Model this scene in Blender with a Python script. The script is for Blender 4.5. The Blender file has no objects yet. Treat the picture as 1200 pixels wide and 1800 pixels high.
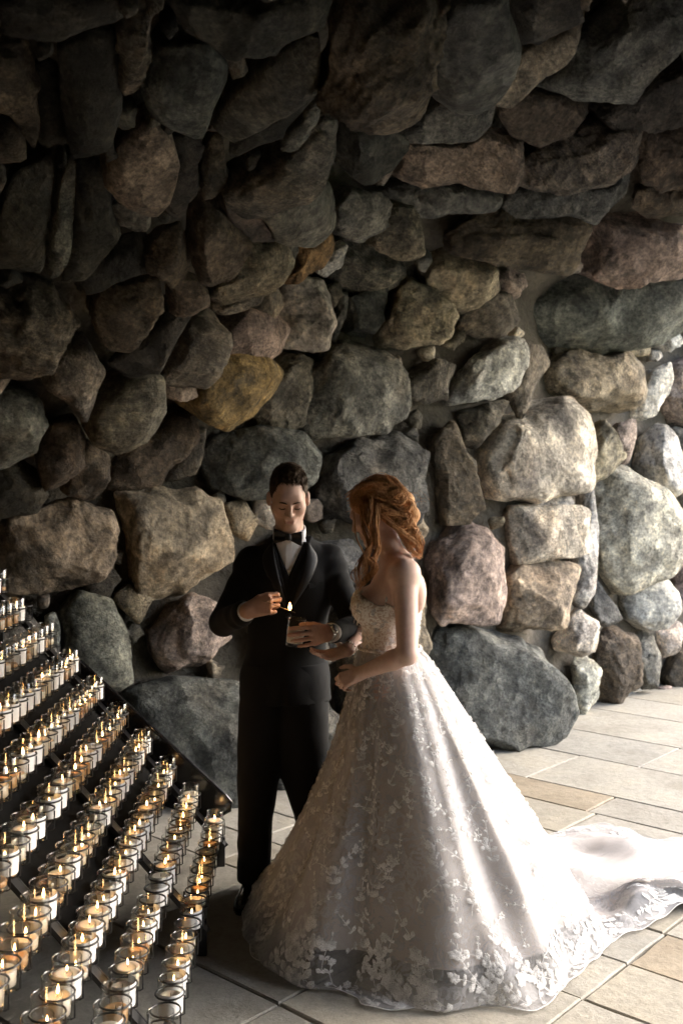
import bpy, bmesh, math, random
import numpy as np
from mathutils import Vector, Matrix

# ------------------------------------------------------------------ camera, sky, sun, exposure
scene = bpy.context.scene
COL = scene.collection
CAM_Z = 1.675
FPX = 1750.0          # focal length in pixels of the 1200x1800 photograph
HOR = 860.0           # row of the horizon
cam_data = bpy.data.cameras.new('camera')
cam_data.sensor_fit = 'VERTICAL'
cam_data.sensor_height = 36.0
cam_data.lens = 35.0
cam_data.shift_y = -(900.0 - HOR) / 1800.0
cam_data.clip_start = 0.05
cam_data.clip_end = 2000.0
cam_data.dof.use_dof = True
cam_data.dof.focus_distance = 3.5
cam_data.dof.aperture_fstop = 4.5
cam = bpy.data.objects.new('camera', cam_data)
COL.objects.link(cam)
cam.location = (0, 0, CAM_Z)
cam.rotation_euler = (math.radians(90), 0, 0)
scene.camera = cam

SUN_EL, SUN_AZ = math.radians(34), math.radians(70)   # azimuth from +Y towards +X
world = bpy.data.worlds.new('World')
scene.world = world
world.use_nodes = True
wn = world.node_tree
bg = wn.nodes['Background']
sky = wn.nodes.new('ShaderNodeTexSky')
sky.sky_type = 'NISHITA'
sky.sun_disc = False
sky.sun_elevation = SUN_EL
sky.sun_rotation = SUN_AZ
sky.dust_density = 3.0
hsv = wn.nodes.new('ShaderNodeHueSaturation')
hsv.inputs['Saturation'].default_value = 0.95       # hazy, near-white overcast light
wn.links.new(sky.outputs[0], hsv.inputs['Color'])
wn.links.new(hsv.outputs[0], bg.inputs['Color'])
bg.inputs['Strength'].default_value = 0.14

sun_data = bpy.data.lights.new('sun', 'SUN')
sun_data.energy = 0.5
sun_data.angle = math.radians(65)
sun_data.color = (1.0, 0.99, 0.98)
sun = bpy.data.objects.new('sun', sun_data)
COL.objects.link(sun)
sdir = Vector((math.sin(SUN_AZ) * math.cos(SUN_EL), math.cos(SUN_AZ) * math.cos(SUN_EL), math.sin(SUN_EL)))
sun.rotation_euler = sdir.to_track_quat('Z', 'Y').to_euler()
sun.location = (12, 5, 8)

scene.view_settings.view_transform = 'Standard'
scene.view_settings.look = 'None'
scene.view_settings.gamma = 1.0
scene.view_settings.use_curve_mapping = False
scene.view_settings.exposure = 2.85
cy = scene.cycles
cy.use_denoising = True
cy.use_adaptive_sampling = True
cy.adaptive_threshold = 0.02
cy.max_bounces = 7
cy.diffuse_bounces = 3
cy.glossy_bounces = 3
cy.transmission_bounces = 6
cy.transparent_max_bounces = 40
cy.sample_clamp_indirect = 4.0
cy.caustics_reflective = False
cy.caustics_refractive = False

# ------------------------------------------------------------------ helpers
rng = np.random.default_rng(11)
random.seed(11)

def P(x, y, d):
    """photo pixel + depth -> world point"""
    return np.array([(x - 600.0) / FPX * d, d, CAM_Z - (y - HOR) / FPX * d])

def ground(x, y, z=0.0):
    d = FPX * (CAM_Z - z) / (y - HOR)
    return P(x, y, d)

def mesh_obj(name, verts, faces, mat=None, parent=None, smooth=True, loc=None):
    me = bpy.data.meshes.new(name)
    verts = np.asarray(verts, dtype=float)
    if loc is not None:
        verts = verts - np.asarray(loc)
    if isinstance(faces, np.ndarray):
        faces = faces.tolist()
    me.from_pydata(verts.tolist(), [], faces)
    me.update()
    if smooth:
        me.polygons.foreach_set('use_smooth', [True] * len(me.polygons))
    if mat is not None:
        me.materials.append(mat)
    o = bpy.data.objects.new(name, me)
    COL.objects.link(o)
    if loc is not None:
        o.location = loc
    if parent is not None:
        set_parent(o, parent)
    return o

def set_parent(o, parent):
    o.parent = parent
    if parent.type != 'EMPTY' or True:
        o.matrix_parent_inverse = parent_matrix(parent).inverted()

def parent_matrix(p):
    m = Matrix.LocRotScale(p.location, p.rotation_euler, p.scale)
    if p.parent is not None:
        m = parent_matrix(p.parent) @ p.matrix_parent_inverse @ m
    return m

def empty(name, loc):
    o = bpy.data.objects.new(name, None)
    o.empty_display_size = 0.05
    COL.objects.link(o)
    o.location = loc
    return o

def tag(o, label=None, cat=None, group=None, kind=None):
    if label: o['label'] = label
    if cat: o['category'] = cat
    if group: o['group'] = group
    if kind: o['kind'] = kind
    return o

def nrm(v):
    v = np.asarray(v, dtype=float)
    return v / (np.linalg.norm(v) + 1e-12)

def tube_mesh(pts, radii, seg=6, cap=True, flat=1.0):
    """swept tube; returns verts, faces"""
    pts = np.asarray(pts, dtype=float)
    n = len(pts)
    radii = np.broadcast_to(np.asarray(radii, dtype=float), (n,))
    tang = np.gradient(pts, axis=0)
    tang /= np.linalg.norm(tang, axis=1)[:, None] + 1e-12
    up = np.array([0, 0, 1.0])
    if abs(tang[0] @ up) > 0.9: up = np.array([1.0, 0, 0])
    V = []
    a = nrm(np.cross(tang[0], up))
    for i in range(n):
        a = nrm(a - tang[i] * (a @ tang[i]))
        b = np.cross(tang[i], a)
        for k in range(seg):
            w = 2 * math.pi * k / seg
            V.append(pts[i] + radii[i] * (math.cos(w) * a + flat * math.sin(w) * b))
    F = []
    for i in range(n - 1):
        for k in range(seg):
            F.append((i * seg + k, i * seg + (k + 1) % seg, (i + 1) * seg + (k + 1) % seg, (i + 1) * seg + k))
    if cap:
        F.append(tuple(range(seg - 1, -1, -1)))
        F.append(tuple((n - 1) * seg + k for k in range(seg)))
    return np.array(V), F

class MB:
    """collects shapes into one mesh"""
    def __init__(self): self.v = []; self.f = []; self.n = 0
    def add(self, v, f):
        self.v.append(np.asarray(v, dtype=float))
        self.f.extend([tuple(i + self.n for i in q) for q in f])
        self.n += len(v)
        return self
    def tube(self, *a, **k): return self.add(*tube_mesh(*a, **k))
    def box(self, a, b, w, t, up=(0, 0, 1)):
        """bar from a to b, width w (sideways), thickness t (along up)"""
        a = np.asarray(a, float); b = np.asarray(b, float)
        d = nrm(b - a); s = nrm(np.cross(d, up)); u = np.cross(s, d)
        V = [p + s * i * w / 2 + u * j * t / 2 for p in (a, b) for i, j in ((-1, -1), (1, -1), (1, 1), (-1, 1))]
        return self.add(V, [(0, 1, 2, 3), (7, 6, 5, 4), (0, 4, 5, 1), (1, 5, 6, 2), (2, 6, 7, 3), (3, 7, 4, 0)])
    def build(self, name, mat, parent=None, smooth=True, loc=None):
        return mesh_obj(name, np.concatenate(self.v), self.f, mat, parent, smooth, loc)

def lathe(profile, seg=24):
    V = []; F = []
    for r, z in profile:
        for k in range(seg):
            w = 2 * math.pi * k / seg
            V.append((r * math.cos(w), r * math.sin(w), z))
    for i in range(len(profile) - 1):
        for k in range(seg):
            F.append((i * seg + k, i * seg + (k + 1) % seg, (i + 1) * seg + (k + 1) % seg, (i + 1) * seg + k))
    return np.array(V), F

def catmull(pts, n, closed=False):
    pts = np.asarray(pts, float)
    m = len(pts)
    segs = m if closed else m - 1
    u = np.linspace(0, segs, n, endpoint=not closed)
    i = np.minimum(u.astype(int), segs - 1); t = (u - i)[:, None]
    g = (lambda k: pts[k % m]) if closed else (lambda k: pts[np.clip(k, 0, m - 1)])
    p0, p1, p2, p3 = g(i - 1), g(i), g(i + 1), g(i + 2)
    return 0.5 * (2 * p1 + (p2 - p0) * t + (2 * p0 - 5 * p1 + 4 * p2 - p3) * t ** 2 + (3 * p1 - p0 - 3 * p2 + p3) * t ** 3)

def _hash(i, j, k, seed):
    n = (i * 374761393 + j * 668265263 + k * 2147483647 + seed * 974634321) & 0xFFFFFFFF
    n = ((n ^ (n >> 13)) * 1274126177) & 0xFFFFFFFF
    n = ((n ^ (n >> 16)) * 2246822519) & 0xFFFFFFFF
    return ((n ^ (n >> 15)) & 0xFFFF) / 32767.5 - 1.0

def noise3(p, seed=0):
    """value noise, vectorised, range about -1..1"""
    p = np.asarray(p, dtype=float)
    f = np.floor(p).astype(np.int64); t = p - f
    t = t * t * (3 - 2 * t)
    r = 0
    for a in (0, 1):
        for b in (0, 1):
            for c in (0, 1):
                w = (t[..., 0] if a else 1 - t[..., 0]) * (t[..., 1] if b else 1 - t[..., 1]) * (t[..., 2] if c else 1 - t[..., 2])
                r = r + w * _hash(f[..., 0] + a, f[..., 1] + b, f[..., 2] + c, seed)
    return r

def fbm(p, octaves=4, seed=0, gain=0.5):
    r = 0; a = 1.0; s = 1.0
    for o in range(octaves):
        r = r + a * noise3(np.asarray(p) * s, seed + o * 17)
        a *= gain; s *= 2.03
    return r

# ------------------------------------------------------------------ materials
def new_mat(name):
    m = bpy.data.materials.new(name); m.use_nodes = True
    nt = m.node_tree
    return m, nt, nt.nodes['Principled BSDF']

def nd(nt, typ, **k):
    n = nt.nodes.new(typ)
    for key, val in k.items():
        if key.startswith('i_'):
            n.inputs[key[2:].replace('_', ' ')].default_value = val
        else:
            setattr(n, key, val)
    return n

def ramp(nt, fac, stops):
    r = nt.nodes.new('ShaderNodeValToRGB')
    els = r.color_ramp.elements
    while len(els) < len(stops): els.new(0.5)
    for e, (p, c) in zip(els, stops):
        e.position = p; e.color = (*c, 1) if len(c) == 3 else c
    nt.links.new(fac, r.inputs[0])
    return r.outputs[0]

def mixc(nt, fac, a, b, mode='MIX'):
    n = nt.nodes.new('ShaderNodeMix'); n.data_type = 'RGBA'; n.blend_type = mode
    for sock, val in ((n.inputs[0], fac), (n.inputs[6], a), (n.inputs[7], b)):
        if hasattr(val, 'is_output'): nt.links.new(val, sock)
        elif isinstance(val, (int, float)): sock.default_value = val
        else: sock.default_value = (*val, 1)
    return n.outputs[2]

def mathn(nt, op, a, b=0.0):
    n = nt.nodes.new('ShaderNodeMath'); n.operation = op
    for sock, val in ((n.inputs[0], a), (n.inputs[1], b)):
        if hasattr(val, 'is_output'): nt.links.new(val, sock)
        else: sock.default_value = val
    return n.outputs[0]

def bump(nt, height, bsdf, strength=0.3, dist=0.01, prev=None):
    b = nt.nodes.new('ShaderNodeBump')
    b.inputs['Strength'].default_value = strength; b.inputs['Distance'].default_value = dist
    nt.links.new(height, b.inputs['Height'])
    if prev is not None: nt.links.new(prev, b.inputs['Normal'])
    if bsdf is not None: nt.links.new(b.outputs[0], bsdf.inputs['Normal'])
    return b.outputs[0]

def simple(name, col, rough=0.6, metal=0.0, noise=0.0, nscale=20.0, spec=0.5, sheen=0.0):
    m, nt, b = new_mat(name)
    b.inputs['Base Color'].default_value = (*col, 1)
    b.inputs['Roughness'].default_value = rough
    b.inputs['Metallic'].default_value = metal
    b.inputs['Specular IOR Level'].default_value = spec
    b.inputs['Sheen Weight'].default_value = sheen
    if noise:
        tc = nd(nt, 'ShaderNodeTexCoord')
        n = nd(nt, 'ShaderNodeTexNoise', i_Scale=nscale, i_Detail=6.0)
        nt.links.new(tc.outputs['Object'], n.inputs['Vector'])
        lo = tuple(c * (1 - noise) for c in col); hi = tuple(min(1, c * (1 + noise)) for c in col)
        c = ramp(nt, n.outputs[0], [(0.3, lo), (0.7, hi)])
        nt.links.new(c, b.inputs['Base Color'])
        bump(nt, n.outputs[0], b, 0.15, 0.003)
    return m

def rock_material():
    m, nt, b = new_mat('rock')
    L = nt.links
    tc = nd(nt, 'ShaderNodeTexCoord'); oi = nd(nt, 'ShaderNodeObjectInfo')
    off = nd(nt, 'ShaderNodeVectorMath', operation='MULTIPLY'); 
    comb = nd(nt, 'ShaderNodeCombineXYZ')
    r100 = mathn(nt, 'MULTIPLY', oi.outputs['Random'], 97.0)
    for i in range(3): L.new(r100, comb.inputs[i])
    add = nd(nt, 'ShaderNodeVectorMath', operation='ADD')
    grain = nd(nt, 'ShaderNodeVectorMath', operation='SCALE'); L.new(tc.outputs['Object'], grain.inputs[0])
    fr_ = mathn(nt, 'FRACT', mathn(nt, 'MULTIPLY', oi.outputs['Random'], 17.3)); L.new(mathn(nt, 'ADD', mathn(nt, 'MULTIPLY', fr_, 1.1), 0.5), grain.inputs['Scale'])
    L.new(grain.outputs[0], add.inputs[0]); L.new(comb.outputs[0], add.inputs[1])
    vec = add.outputs[0]
    # a different tilt of the bedding in every stone
    rot = nd(nt, 'ShaderNodeVectorRotate', rotation_type='AXIS_ANGLE')
    rot.inputs['Axis'].default_value = (0.3, 1.0, 0.2)
    L.new(tc.outputs['Object'], rot.inputs['Vector'])
    L.new(mathn(nt, 'MULTIPLY', oi.outputs['Random'], 40.0), rot.inputs['Angle'])
    mp = nd(nt, 'ShaderNodeMapping'); mp.inputs['Scale'].default_value = (1.2, 1.2, 8.0)
    L.new(rot.outputs[0], mp.inputs['Vector'])
    add2 = nd(nt, 'ShaderNodeVectorMath', operation='ADD')
    L.new(mp.outputs[0], add2.inputs[0]); L.new(comb.outputs[0], add2.inputs[1])
    big = nd(nt, 'ShaderNodeTexNoise', i_Scale=3.2, i_Detail=7.0, i_Roughness=0.62, i_Distortion=0.6); L.new(vec, big.inputs['Vector'])
    mid = nd(nt, 'ShaderNodeTexNoise', i_Scale=17.0, i_Detail=8.0, i_Roughness=0.7); L.new(vec, mid.inputs['Vector'])
    fine = nd(nt, 'ShaderNodeTexNoise', i_Scale=48.0, i_Detail=6.0, i_Roughness=0.75); L.new(vec, fine.inputs['Vector'])
    band = nd(nt, 'ShaderNodeTexNoise', i_Scale=3.0, i_Detail=7.0, i_Roughness=0.65, i_Distortion=0.8); L.new(add2.outputs[0], band.inputs['Vector'])
    hue = nd(nt, 'ShaderNodeTexNoise', i_Scale=2.1, i_Detail=4.0); L.new(mathvec(nt, vec, 31.7), hue.inputs['Vector'])
    base = oi.outputs['Color']
    mott = ramp(nt, big.outputs[0], [(0.30, (0.34, 0.34, 0.36)), (0.47, (0.85, 0.85, 0.85)), (0.68, (1.5, 1.46, 1.38))])
    c = mixc(nt, 1.0, base, mott, 'MULTIPLY')
    mid_r = ramp(nt, mid.outputs[0], [(0.32, (0.36, 0.36, 0.37)), (0.5, (1, 1, 1)), (0.66, (1.5, 1.47, 1.4))])
    c = mixc(nt, 0.85, c, mid_r, 'MULTIPLY')
    fr = ramp(nt, fine.outputs[0], [(0.34, (0.3, 0.3, 0.3)), (0.5, (1, 1, 1)), (0.64, (1.75, 1.7, 1.6))])
    c = mixc(nt, 0.75, c, fr, 'MULTIPLY')
    br = ramp(nt, band.outputs[0], [(0.32, (0.32, 0.31, 0.3)), (0.48, (1.0, 0.98, 0.95)), (0.52, (0.6, 0.57, 0.53)), (0.66, (1.5, 1.42, 1.3))])
    c = mixc(nt, oi.outputs['Alpha'], c, mixc(nt, 1.0, c, br, 'MULTIPLY'))
    rust = ramp(nt, hue.outputs[0], [(0.56, (0, 0, 0)), (0.72, (1, 1, 1))])
    c = mixc(nt, mathn(nt, 'MULTIPLY', rust, 0.22), c, mixc(nt, 1.0, c, (1.35, 0.95, 0.6), 'MULTIPLY'))
    # mineral-dark crust and pits
    crust = nd(nt, 'ShaderNodeTexNoise', i_Scale=6.5, i_Detail=9.0, i_Roughness=0.72); L.new(mathvec(nt, vec, 11.3), crust.inputs['Vector'])
    cm = ramp(nt, crust.outputs[0], [(0.54, (0, 0, 0)), (0.62, (1, 1, 1))])
    c = mixc(nt, mathn(nt, 'MULTIPLY', cm, 0.55), c, (0.05, 0.048, 0.042))
    L.new(c, b.inputs['Base Color'])
    b.inputs['Roughness'].default_value = 0.82
    b.inputs['Specular IOR Level'].default_value = 0.3
    vr = nd(nt, 'ShaderNodeTexVoronoi', i_Scale=5.5, i_Randomness=1.0)
    dv = nd(nt, 'ShaderNodeVectorMath', operation='MULTIPLY_ADD')
    L.new(mid.outputs['Color'], dv.inputs[0]); dv.inputs[1].default_value = (0.09, 0.09, 0.09); L.new(vec, dv.inputs[2])
    L.new(dv.outputs[0], vr.inputs['Vector'])
    n0 = bump(nt, vr.outputs['Distance'], None, 0.55, 0.10)
    n1 = bump(nt, big.outputs[0], None, 0.8, 0.09, n0)
    n2 = bump(nt, mid.outputs[0], None, 1.0, 0.036, n1)
    n3 = bump(nt, band.outputs[0], None, 0.4, 0.03, n2)
    bump(nt, fine.outputs[0], b, 0.7, 0.008, n3)
    return m

def mathvec(nt, vec, off):
    a = nt.nodes.new('ShaderNodeVectorMath'); a.operation = 'ADD'
    nt.links.new(vec, a.inputs[0]); a.inputs[1].default_value = (off, off * 1.7, off * 0.6)
    return a.outputs[0]

def mortar_material():
    m, nt, b = new_mat('mortar')
    tc = nd(nt, 'ShaderNodeTexCoord')
    n1 = nd(nt, 'ShaderNodeTexNoise', i_Scale=3.0, i_Detail=8.0, i_Roughness=0.65)
    n2 = nd(nt, 'ShaderNodeTexNoise', i_Scale=45.0, i_Detail=6.0, i_Roughness=0.7)
    for n in (n1, n2): nt.links.new(tc.outputs['Object'], n.inputs['Vector'])
    c = ramp(nt, n1.outputs[0], [(0.3, (0.06, 0.054, 0.043)), (0.55, (0.125, 0.108, 0.084)), (0.75, (0.19, 0.163, 0.125))])
    c = mixc(nt, 0.6, c, ramp(nt, n2.outputs[0], [(0.3, (0.6, 0.6, 0.6)), (0.7, (1.3, 1.3, 1.3))]), 'MULTIPLY')
    nt.links.new(c, b.inputs['Base Color'])
    b.inputs['Roughness'].default_value = 0.9
    k = bump(nt, n1.outputs[0], None, 0.9, 0.09)
    bump(nt, n2.outputs[0], b, 0.9, 0.02, k)
    return m

def paving_material():
    m, nt, b = new_mat('paving_stone')
    L = nt.links
    tc = nd(nt, 'ShaderNodeTexCoord'); oi = nd(nt, 'ShaderNodeObjectInfo')
    comb = nd(nt, 'ShaderNodeCombineXYZ'); r = mathn(nt, 'MULTIPLY', oi.outputs['Random'], 53.0)
    for i in range(3): L.new(r, comb.inputs[i])
    add = nd(nt, 'ShaderNodeVectorMath', operation='ADD'); L.new(tc.outputs['Object'], add.inputs[0]); L.new(comb.outputs[0], add.inputs[1])
    n1 = nd(nt, 'ShaderNodeTexNoise', i_Scale=2.2, i_Detail=6.0, i_Roughness=0.6)
    n2 = nd(nt, 'ShaderNodeTexNoise', i_Scale=26.0, i_Detail=7.0, i_Roughness=0.7)
    n3 = nd(nt, 'ShaderNodeTexNoise', i_Scale=120.0, i_Detail=4.0, i_Roughness=0.7)
    for n in (n1, n2, n3): L.new(add.outputs[0], n.inputs['Vector'])
    c = mixc(nt, 0.9, oi.outputs['Color'], ramp(nt, n1.outputs[0], [(0.3, (0.72, 0.7, 0.67)), (0.52, (1, 1, 1)), (0.75, (1.12, 1.08, 1.0))]), 'MULTIPLY')
    c = mixc(nt, 0.8, c, ramp(nt, n2.outputs[0], [(0.3, (0.72, 0.72, 0.72)), (0.55, (1, 1, 1)), (0.75, (1.12, 1.12, 1.12))]), 'MULTIPLY')
    c = mixc(nt, 0.5, c, ramp(nt, n3.outputs[0], [(0.3, (0.7, 0.7, 0.7)), (0.7, (1.2, 1.2, 1.2))]), 'MULTIPLY')
    L.new(c, b.inputs['Base Color'])
    b.inputs['Roughness'].default_value = 0.72
    b.inputs['Specular IOR Level'].default_value = 0.3
    k = bump(nt, n1.outputs[0], None, 0.5, 0.03)
    k = bump(nt, n2.outputs[0], None, 0.6, 0.008, k)
    bump(nt, n3.outputs[0], b, 0.3, 0.002, k)
    return m

def glass_material(name='clear_glass', tint=(0.97, 0.98, 0.975)):
    m, nt, b = new_mat(name)
    nt.nodes.remove(b)
    out = nt.nodes['Material Output']
    tr = nd(nt, 'ShaderNodeBsdfTransparent'); tr.inputs[0].default_value = (*tint, 1)
    gl = nd(nt, 'ShaderNodeBsdfGlossy'); gl.inputs['Roughness'].default_value = 0.03
    fr = nd(nt, 'ShaderNodeLayerWeight'); fr.inputs['Blend'].default_value = 0.5
    f2 = mathn(nt, 'ADD', mathn(nt, 'MULTIPLY', mathn(nt, 'POWER', fr.outputs['Facing'], 3.0), 0.75), 0.055)
    mx = nd(nt, 'ShaderNodeMixShader')
    nt.links.new(f2, mx.inputs[0]); nt.links.new(tr.outputs[0], mx.inputs[1]); nt.links.new(gl.outputs[0], mx.inputs[2])
    nt.links.new(mx.outputs[0], out.inputs['Surface'])
    return m

def emission(name, col, strength):
    m, nt, b = new_mat(name)
    b.inputs['Base Color'].default_value = (0, 0, 0, 1)
    b.inputs['Emission Color'].default_value = (*col, 1)
    b.inputs['Emission Strength'].default_value = strength
    return m

ROCK = rock_material(); MORTAR = mortar_material(); PAVE = paving_material()
GLASS = glass_material()
BLACK_METAL = simple('black_painted_steel', (0.012, 0.012, 0.013), 0.38, 0.0, spec=0.5)

# ------------------------------------------------------------------ floor and paving slabs
floor_v = [(-300, -300, -0.03), (300, -300, -0.03), (300, 300, -0.03), (-300, 300, -0.03)]
JOINT = simple('joint_earth', (0.13, 0.122, 0.105), 0.95, noise=0.5, nscale=30)
floor = mesh_obj('floor', floor_v, [(0, 1, 2, 3)], JOINT, smooth=False)
tag(floor, kind='structure')
E1 = np.array([0.669, 0.743]); E2 = np.array([0.743, -0.669])
ROWS = [-0.3, 0.35, 1.0, 1.62, 2.272, 2.964, 3.29, 3.604, 4.323, 4.705, 5.02, 5.659, 6.25, 6.95, 7.5, 8.2]
rs = random.Random(5)
slab_cols = [(0.34, 0.325, 0.285), (0.325, 0.31, 0.275), (0.355, 0.338, 0.295), (0.33, 0.308, 0.258), (0.305, 0.295, 0.265)]
def paving_slab(a0, a1, b0, b1, col):
    g = 0.001
    a0 += g; a1 -= g; b0 += g; b1 -= g
    z = rs.uniform(-0.002, 0.0015)
    n = 3
    ring = []
    ca, cb = (a0 + a1) / 2, (b0 + b1) / 2
    cs = [(a0, b0), (a1, b0), (a1, b1), (a0, b1)]
    for i in range(4):
        p, q = cs[i], cs[(i + 1) % 4]
        for k in range(n):
            t = k / n
            j = 0.0 if k == 0 else rs.uniform(-0.0035, 0.0035)
            u, v = p[0] + (q[0] - p[0]) * t, p[1] + (q[1] - p[1]) * t
            dx, dy = ca - u, cb - v
            l = math.hypot(dx, dy)
            ring.append((u + dx / l * (j + 0.0035), v + dy / l * (j + 0.0035)))
    m = len(ring)
    V = []
    for inset, zz in ((0.0, -0.03), (0.0, z - 0.005), (0.006, z)):
        for u, v in ring:
            dx, dy = ca - u, cb - v; l = math.hypot(dx, dy)
            w = E1 * (u + dx / l * inset) + E2 * (v + dy / l * inset)
            V.append((w[0], w[1], zz))
    F = []
    for r in range(2):
        for i in range(m):
            F.append((r * m + i, r * m + (i + 1) % m, (r + 1) * m + (i + 1) % m, (r + 1) * m + i))
    F.append(tuple(range(2 * m, 3 * m)))
    cw = E1 * ca + E2 * cb
    o = mesh_obj('paving_slab', V, F, PAVE, floor, smooth=False, loc=(cw[0], cw[1], 0))
    k = rs.uniform(0.95, 1.05)
    o.color = (col[0] * k, col[1] * k, col[2] * k, 1)
    # faces must look up
    me = o.data
    if me.polygons[-1].normal.z < 0: me.flip_normals()
for i in range(len(ROWS) - 1):
    a0, a1 = ROWS[i], ROWS[i + 1]
    cuts = []
    b = -7.2 + rs.uniform(0, 0.5)
    while b < 2.2:
        cuts.append(b); b += rs.uniform(0.5, 1.15)
    if 2.2 < a1 < 3.7:
        cuts = [c for c in cuts if abs(c + 1.603) > 0.3] + [-1.603]; cuts.sort()
    for b0, b1 in zip(cuts[:-1], cuts[1:]):
        w = E1 * (a0 + a1) / 2 + E2 * (b0 + b1) / 2
        if not (-2.6 < w[0] < 5.5 and 0.6 < w[1] < 10.2): continue
        if abs(w[0]) > 0.36 * w[1] + 1.3: continue
        col = rs.choice(slab_cols)
        if rs.random() < 0.06: col = (0.31, 0.265, 0.20)
        paving_slab(a0, a1, b0, b1, col)
# unseen dark green ground, added to cut light bounced up into the vault
def dark_ground_mat():
    m, nt, b = new_mat('unseen_dark_ground')
    tc = nd(nt, 'ShaderNodeTexCoord'); n = nd(nt, 'ShaderNodeTexNoise', i_Scale=0.8, i_Detail=8.0); nt.links.new(tc.outputs['Object'], n.inputs['Vector'])
    nt.links.new(ramp(nt, n.outputs[0], [(0.3, (0.035, 0.055, 0.02)), (0.7, (0.075, 0.10, 0.04))]), b.inputs['Base Color']); b.inputs['Roughness'].default_value = 0.95
    return m
out = mesh_obj('unseen_dark_ground', [(6.5, -60, -0.012), (90, -60, -0.012), (90, 90, -0.012), (6.5, 90, -0.012)], [(0, 1, 2, 3)], dark_ground_mat(), smooth=False)
tag(out, kind='structure')
apron = mesh_obj('pavement', [(3.6, -6, -0.008), (6.5, -6, -0.008), (6.5, 14, -0.008), (3.6, 14, -0.008)], [(0, 1, 2, 3)], PAVE, smooth=False)
apron.color = (0.38, 0.365, 0.325, 1); tag(apron, kind='structure')

# ------------------------------------------------------------------ the grotto: a back wall that curls into a vault
T0 = np.array([0.8, 0.6]); N0 = np.array([0.6, -0.8])
W_T = np.array([-6.0, -2.8, -0.02, 1.57, 2.80, 4.91, 6.63, 7.52, 11.4, 16.0])
W_N = np.array([-4.6, -4.75, -4.95, -4.88, -4.80, -4.68, -5.03, -5.11, -5.2, -5.3])
Z_T = np.array([-6.0, 1.4, 2.1, 2.55, 3.1, 3.5, 4.2, 6.0, 16.0])
Z_S = np.array([1.55, 1.62, 1.70, 2.0, 2.75, 3.0, 3.0, 3.05, 3.2])
def wall_w(t): return np.interp(t, W_T, W_N)
def spring(t):
    return (np.interp(t - .25, Z_T, Z_S) + np.interp(t, Z_T, Z_S) * 2 + np.interp(t + .25, Z_T, Z_S)) / 4
U_END = 8.6
def vault_z(t, u):
    h = spring(t) + 1.15 * (1 - np.exp(-np.maximum(u - 0.26, 0) / 0.85)) + 0.06 * np.maximum(u, 0) + 0.25 * np.clip(u, 0, 0.26)
    return h
def rock_f(p):
    """>0 inside the rock"""
    t = p[..., 0] * T0[0] + p[..., 1] * T0[1]
    u = p[..., 0] * N0[0] + p[..., 1] * N0[1] - wall_w(t)
    return np.maximum(-u, p[..., 2] - vault_z(t, u))
ORG = np.array([0, 0, CAM_Z])
def ray_hit(x, y):
    d = np.linspace(1.2, 16, 3000)
    r = np.array([(x - 600) / FPX, 1.0, -(y - HOR) / FPX])
    pts = ORG + d[:, None] * r
    f = rock_f(pts)
    i = np.argmax(f > 0)
    if f[i] <= 0: return None
    return pts[i]
def rock_n(p):
    e = 0.05
    g = np.array([rock_f(p + np.eye(3)[k] * e) - rock_f(p - np.eye(3)[k] * e) for k in range(3)])
    return -nrm(g)

grotto = empty('grotto_wall', (1.0, 6.6, 0))
tag(grotto, 'rough fieldstone grotto wall curling overhead into a dark boulder vault', 'stone wall')
# mortar sheet behind the stones
ts = np.linspace(-4.2, 13.5, 150)
prof = [('w', z) for z in np.linspace(0, 1, 14)] + [('u', u) for u in np.concatenate([np.linspace(0.03, 1.5, 24), np.linspace(1.7, 7.6, 24)])] + [('d', k) for k in np.linspace(0.1, 1, 6)]
V = np.zeros((len(ts), len(prof), 3))
for j, (k, q) in enumerate(prof):
    w = wall_w(ts); s = spring(ts)
    if k == 'w': u = np.zeros_like(ts); z = -0.05 + (s + 0.05) * q
    elif k == 'u': u = np.full_like(ts, q); z = vault_z(ts, u)
    else: u = np.full_like(ts, 7.6 + q * 0.9); z = vault_z(ts, u) * np.sqrt(np.maximum(0, 1 - q ** 2)) - 0.05
    xy = ts[:, None] * T0 + (w + u)[:, None] * N0
    V[:, j, 0] = xy[:, 0]; V[:, j, 1] = xy[:, 1]; V[:, j, 2] = z
nn = np.zeros_like(V)
du = np.gradient(V, axis=0); dv = np.gradient(V, axis=1)
nn = np.cross(du, dv); nn /= np.linalg.norm(nn, axis=2)[..., None] + 1e-9
amp = 0.07 * fbm(V * 2.2, 4, 3) - 0.03
sgn = np.sign((nn[..., 0] * N0[0] + nn[..., 1] * N0[1]) * 1.0 - nn[..., 2])[..., None]
rec = np.array([0.05 if k == 'w' else 0.05 + 0.12 * min(1, q / 0.25) for k, q in prof])[None, :]
V2 = V + nn * sgn * (amp - rec)[..., None]
nu, nv = len(ts), len(prof)
F = []
flat = V2.reshape(-1, 3)
for i in range(nu - 1):
    for j in range(nv - 1):
        a = (i * nv + j, (i + 1) * nv + j, (i + 1) * nv + j + 1, i * nv + j + 1)
        c = flat[list(a)].mean(0)
        if prof[j][0] != 'w' and c[0] > 2.9 + 0.35 * math.sin(c[1] * 1.3) * 0.6 and prof[j][1] > 0.12: continue
        if prof[j][0] == 'd' and c[0] > 2.7: continue
        F.append(a)
mort = mesh_obj('mortar', flat, F, MORTAR, grotto)
sol = mort.modifiers.new('thick', 'SOLIDIFY'); sol.thickness = 0.35; sol.offset = 0
# orientation: thicken away from the room
c0 = mort.data.polygons[5].normal
sol.offset = -1 if (c0.x * N0[0] + c0.y * N0[1]) > 0 else 1
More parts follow.
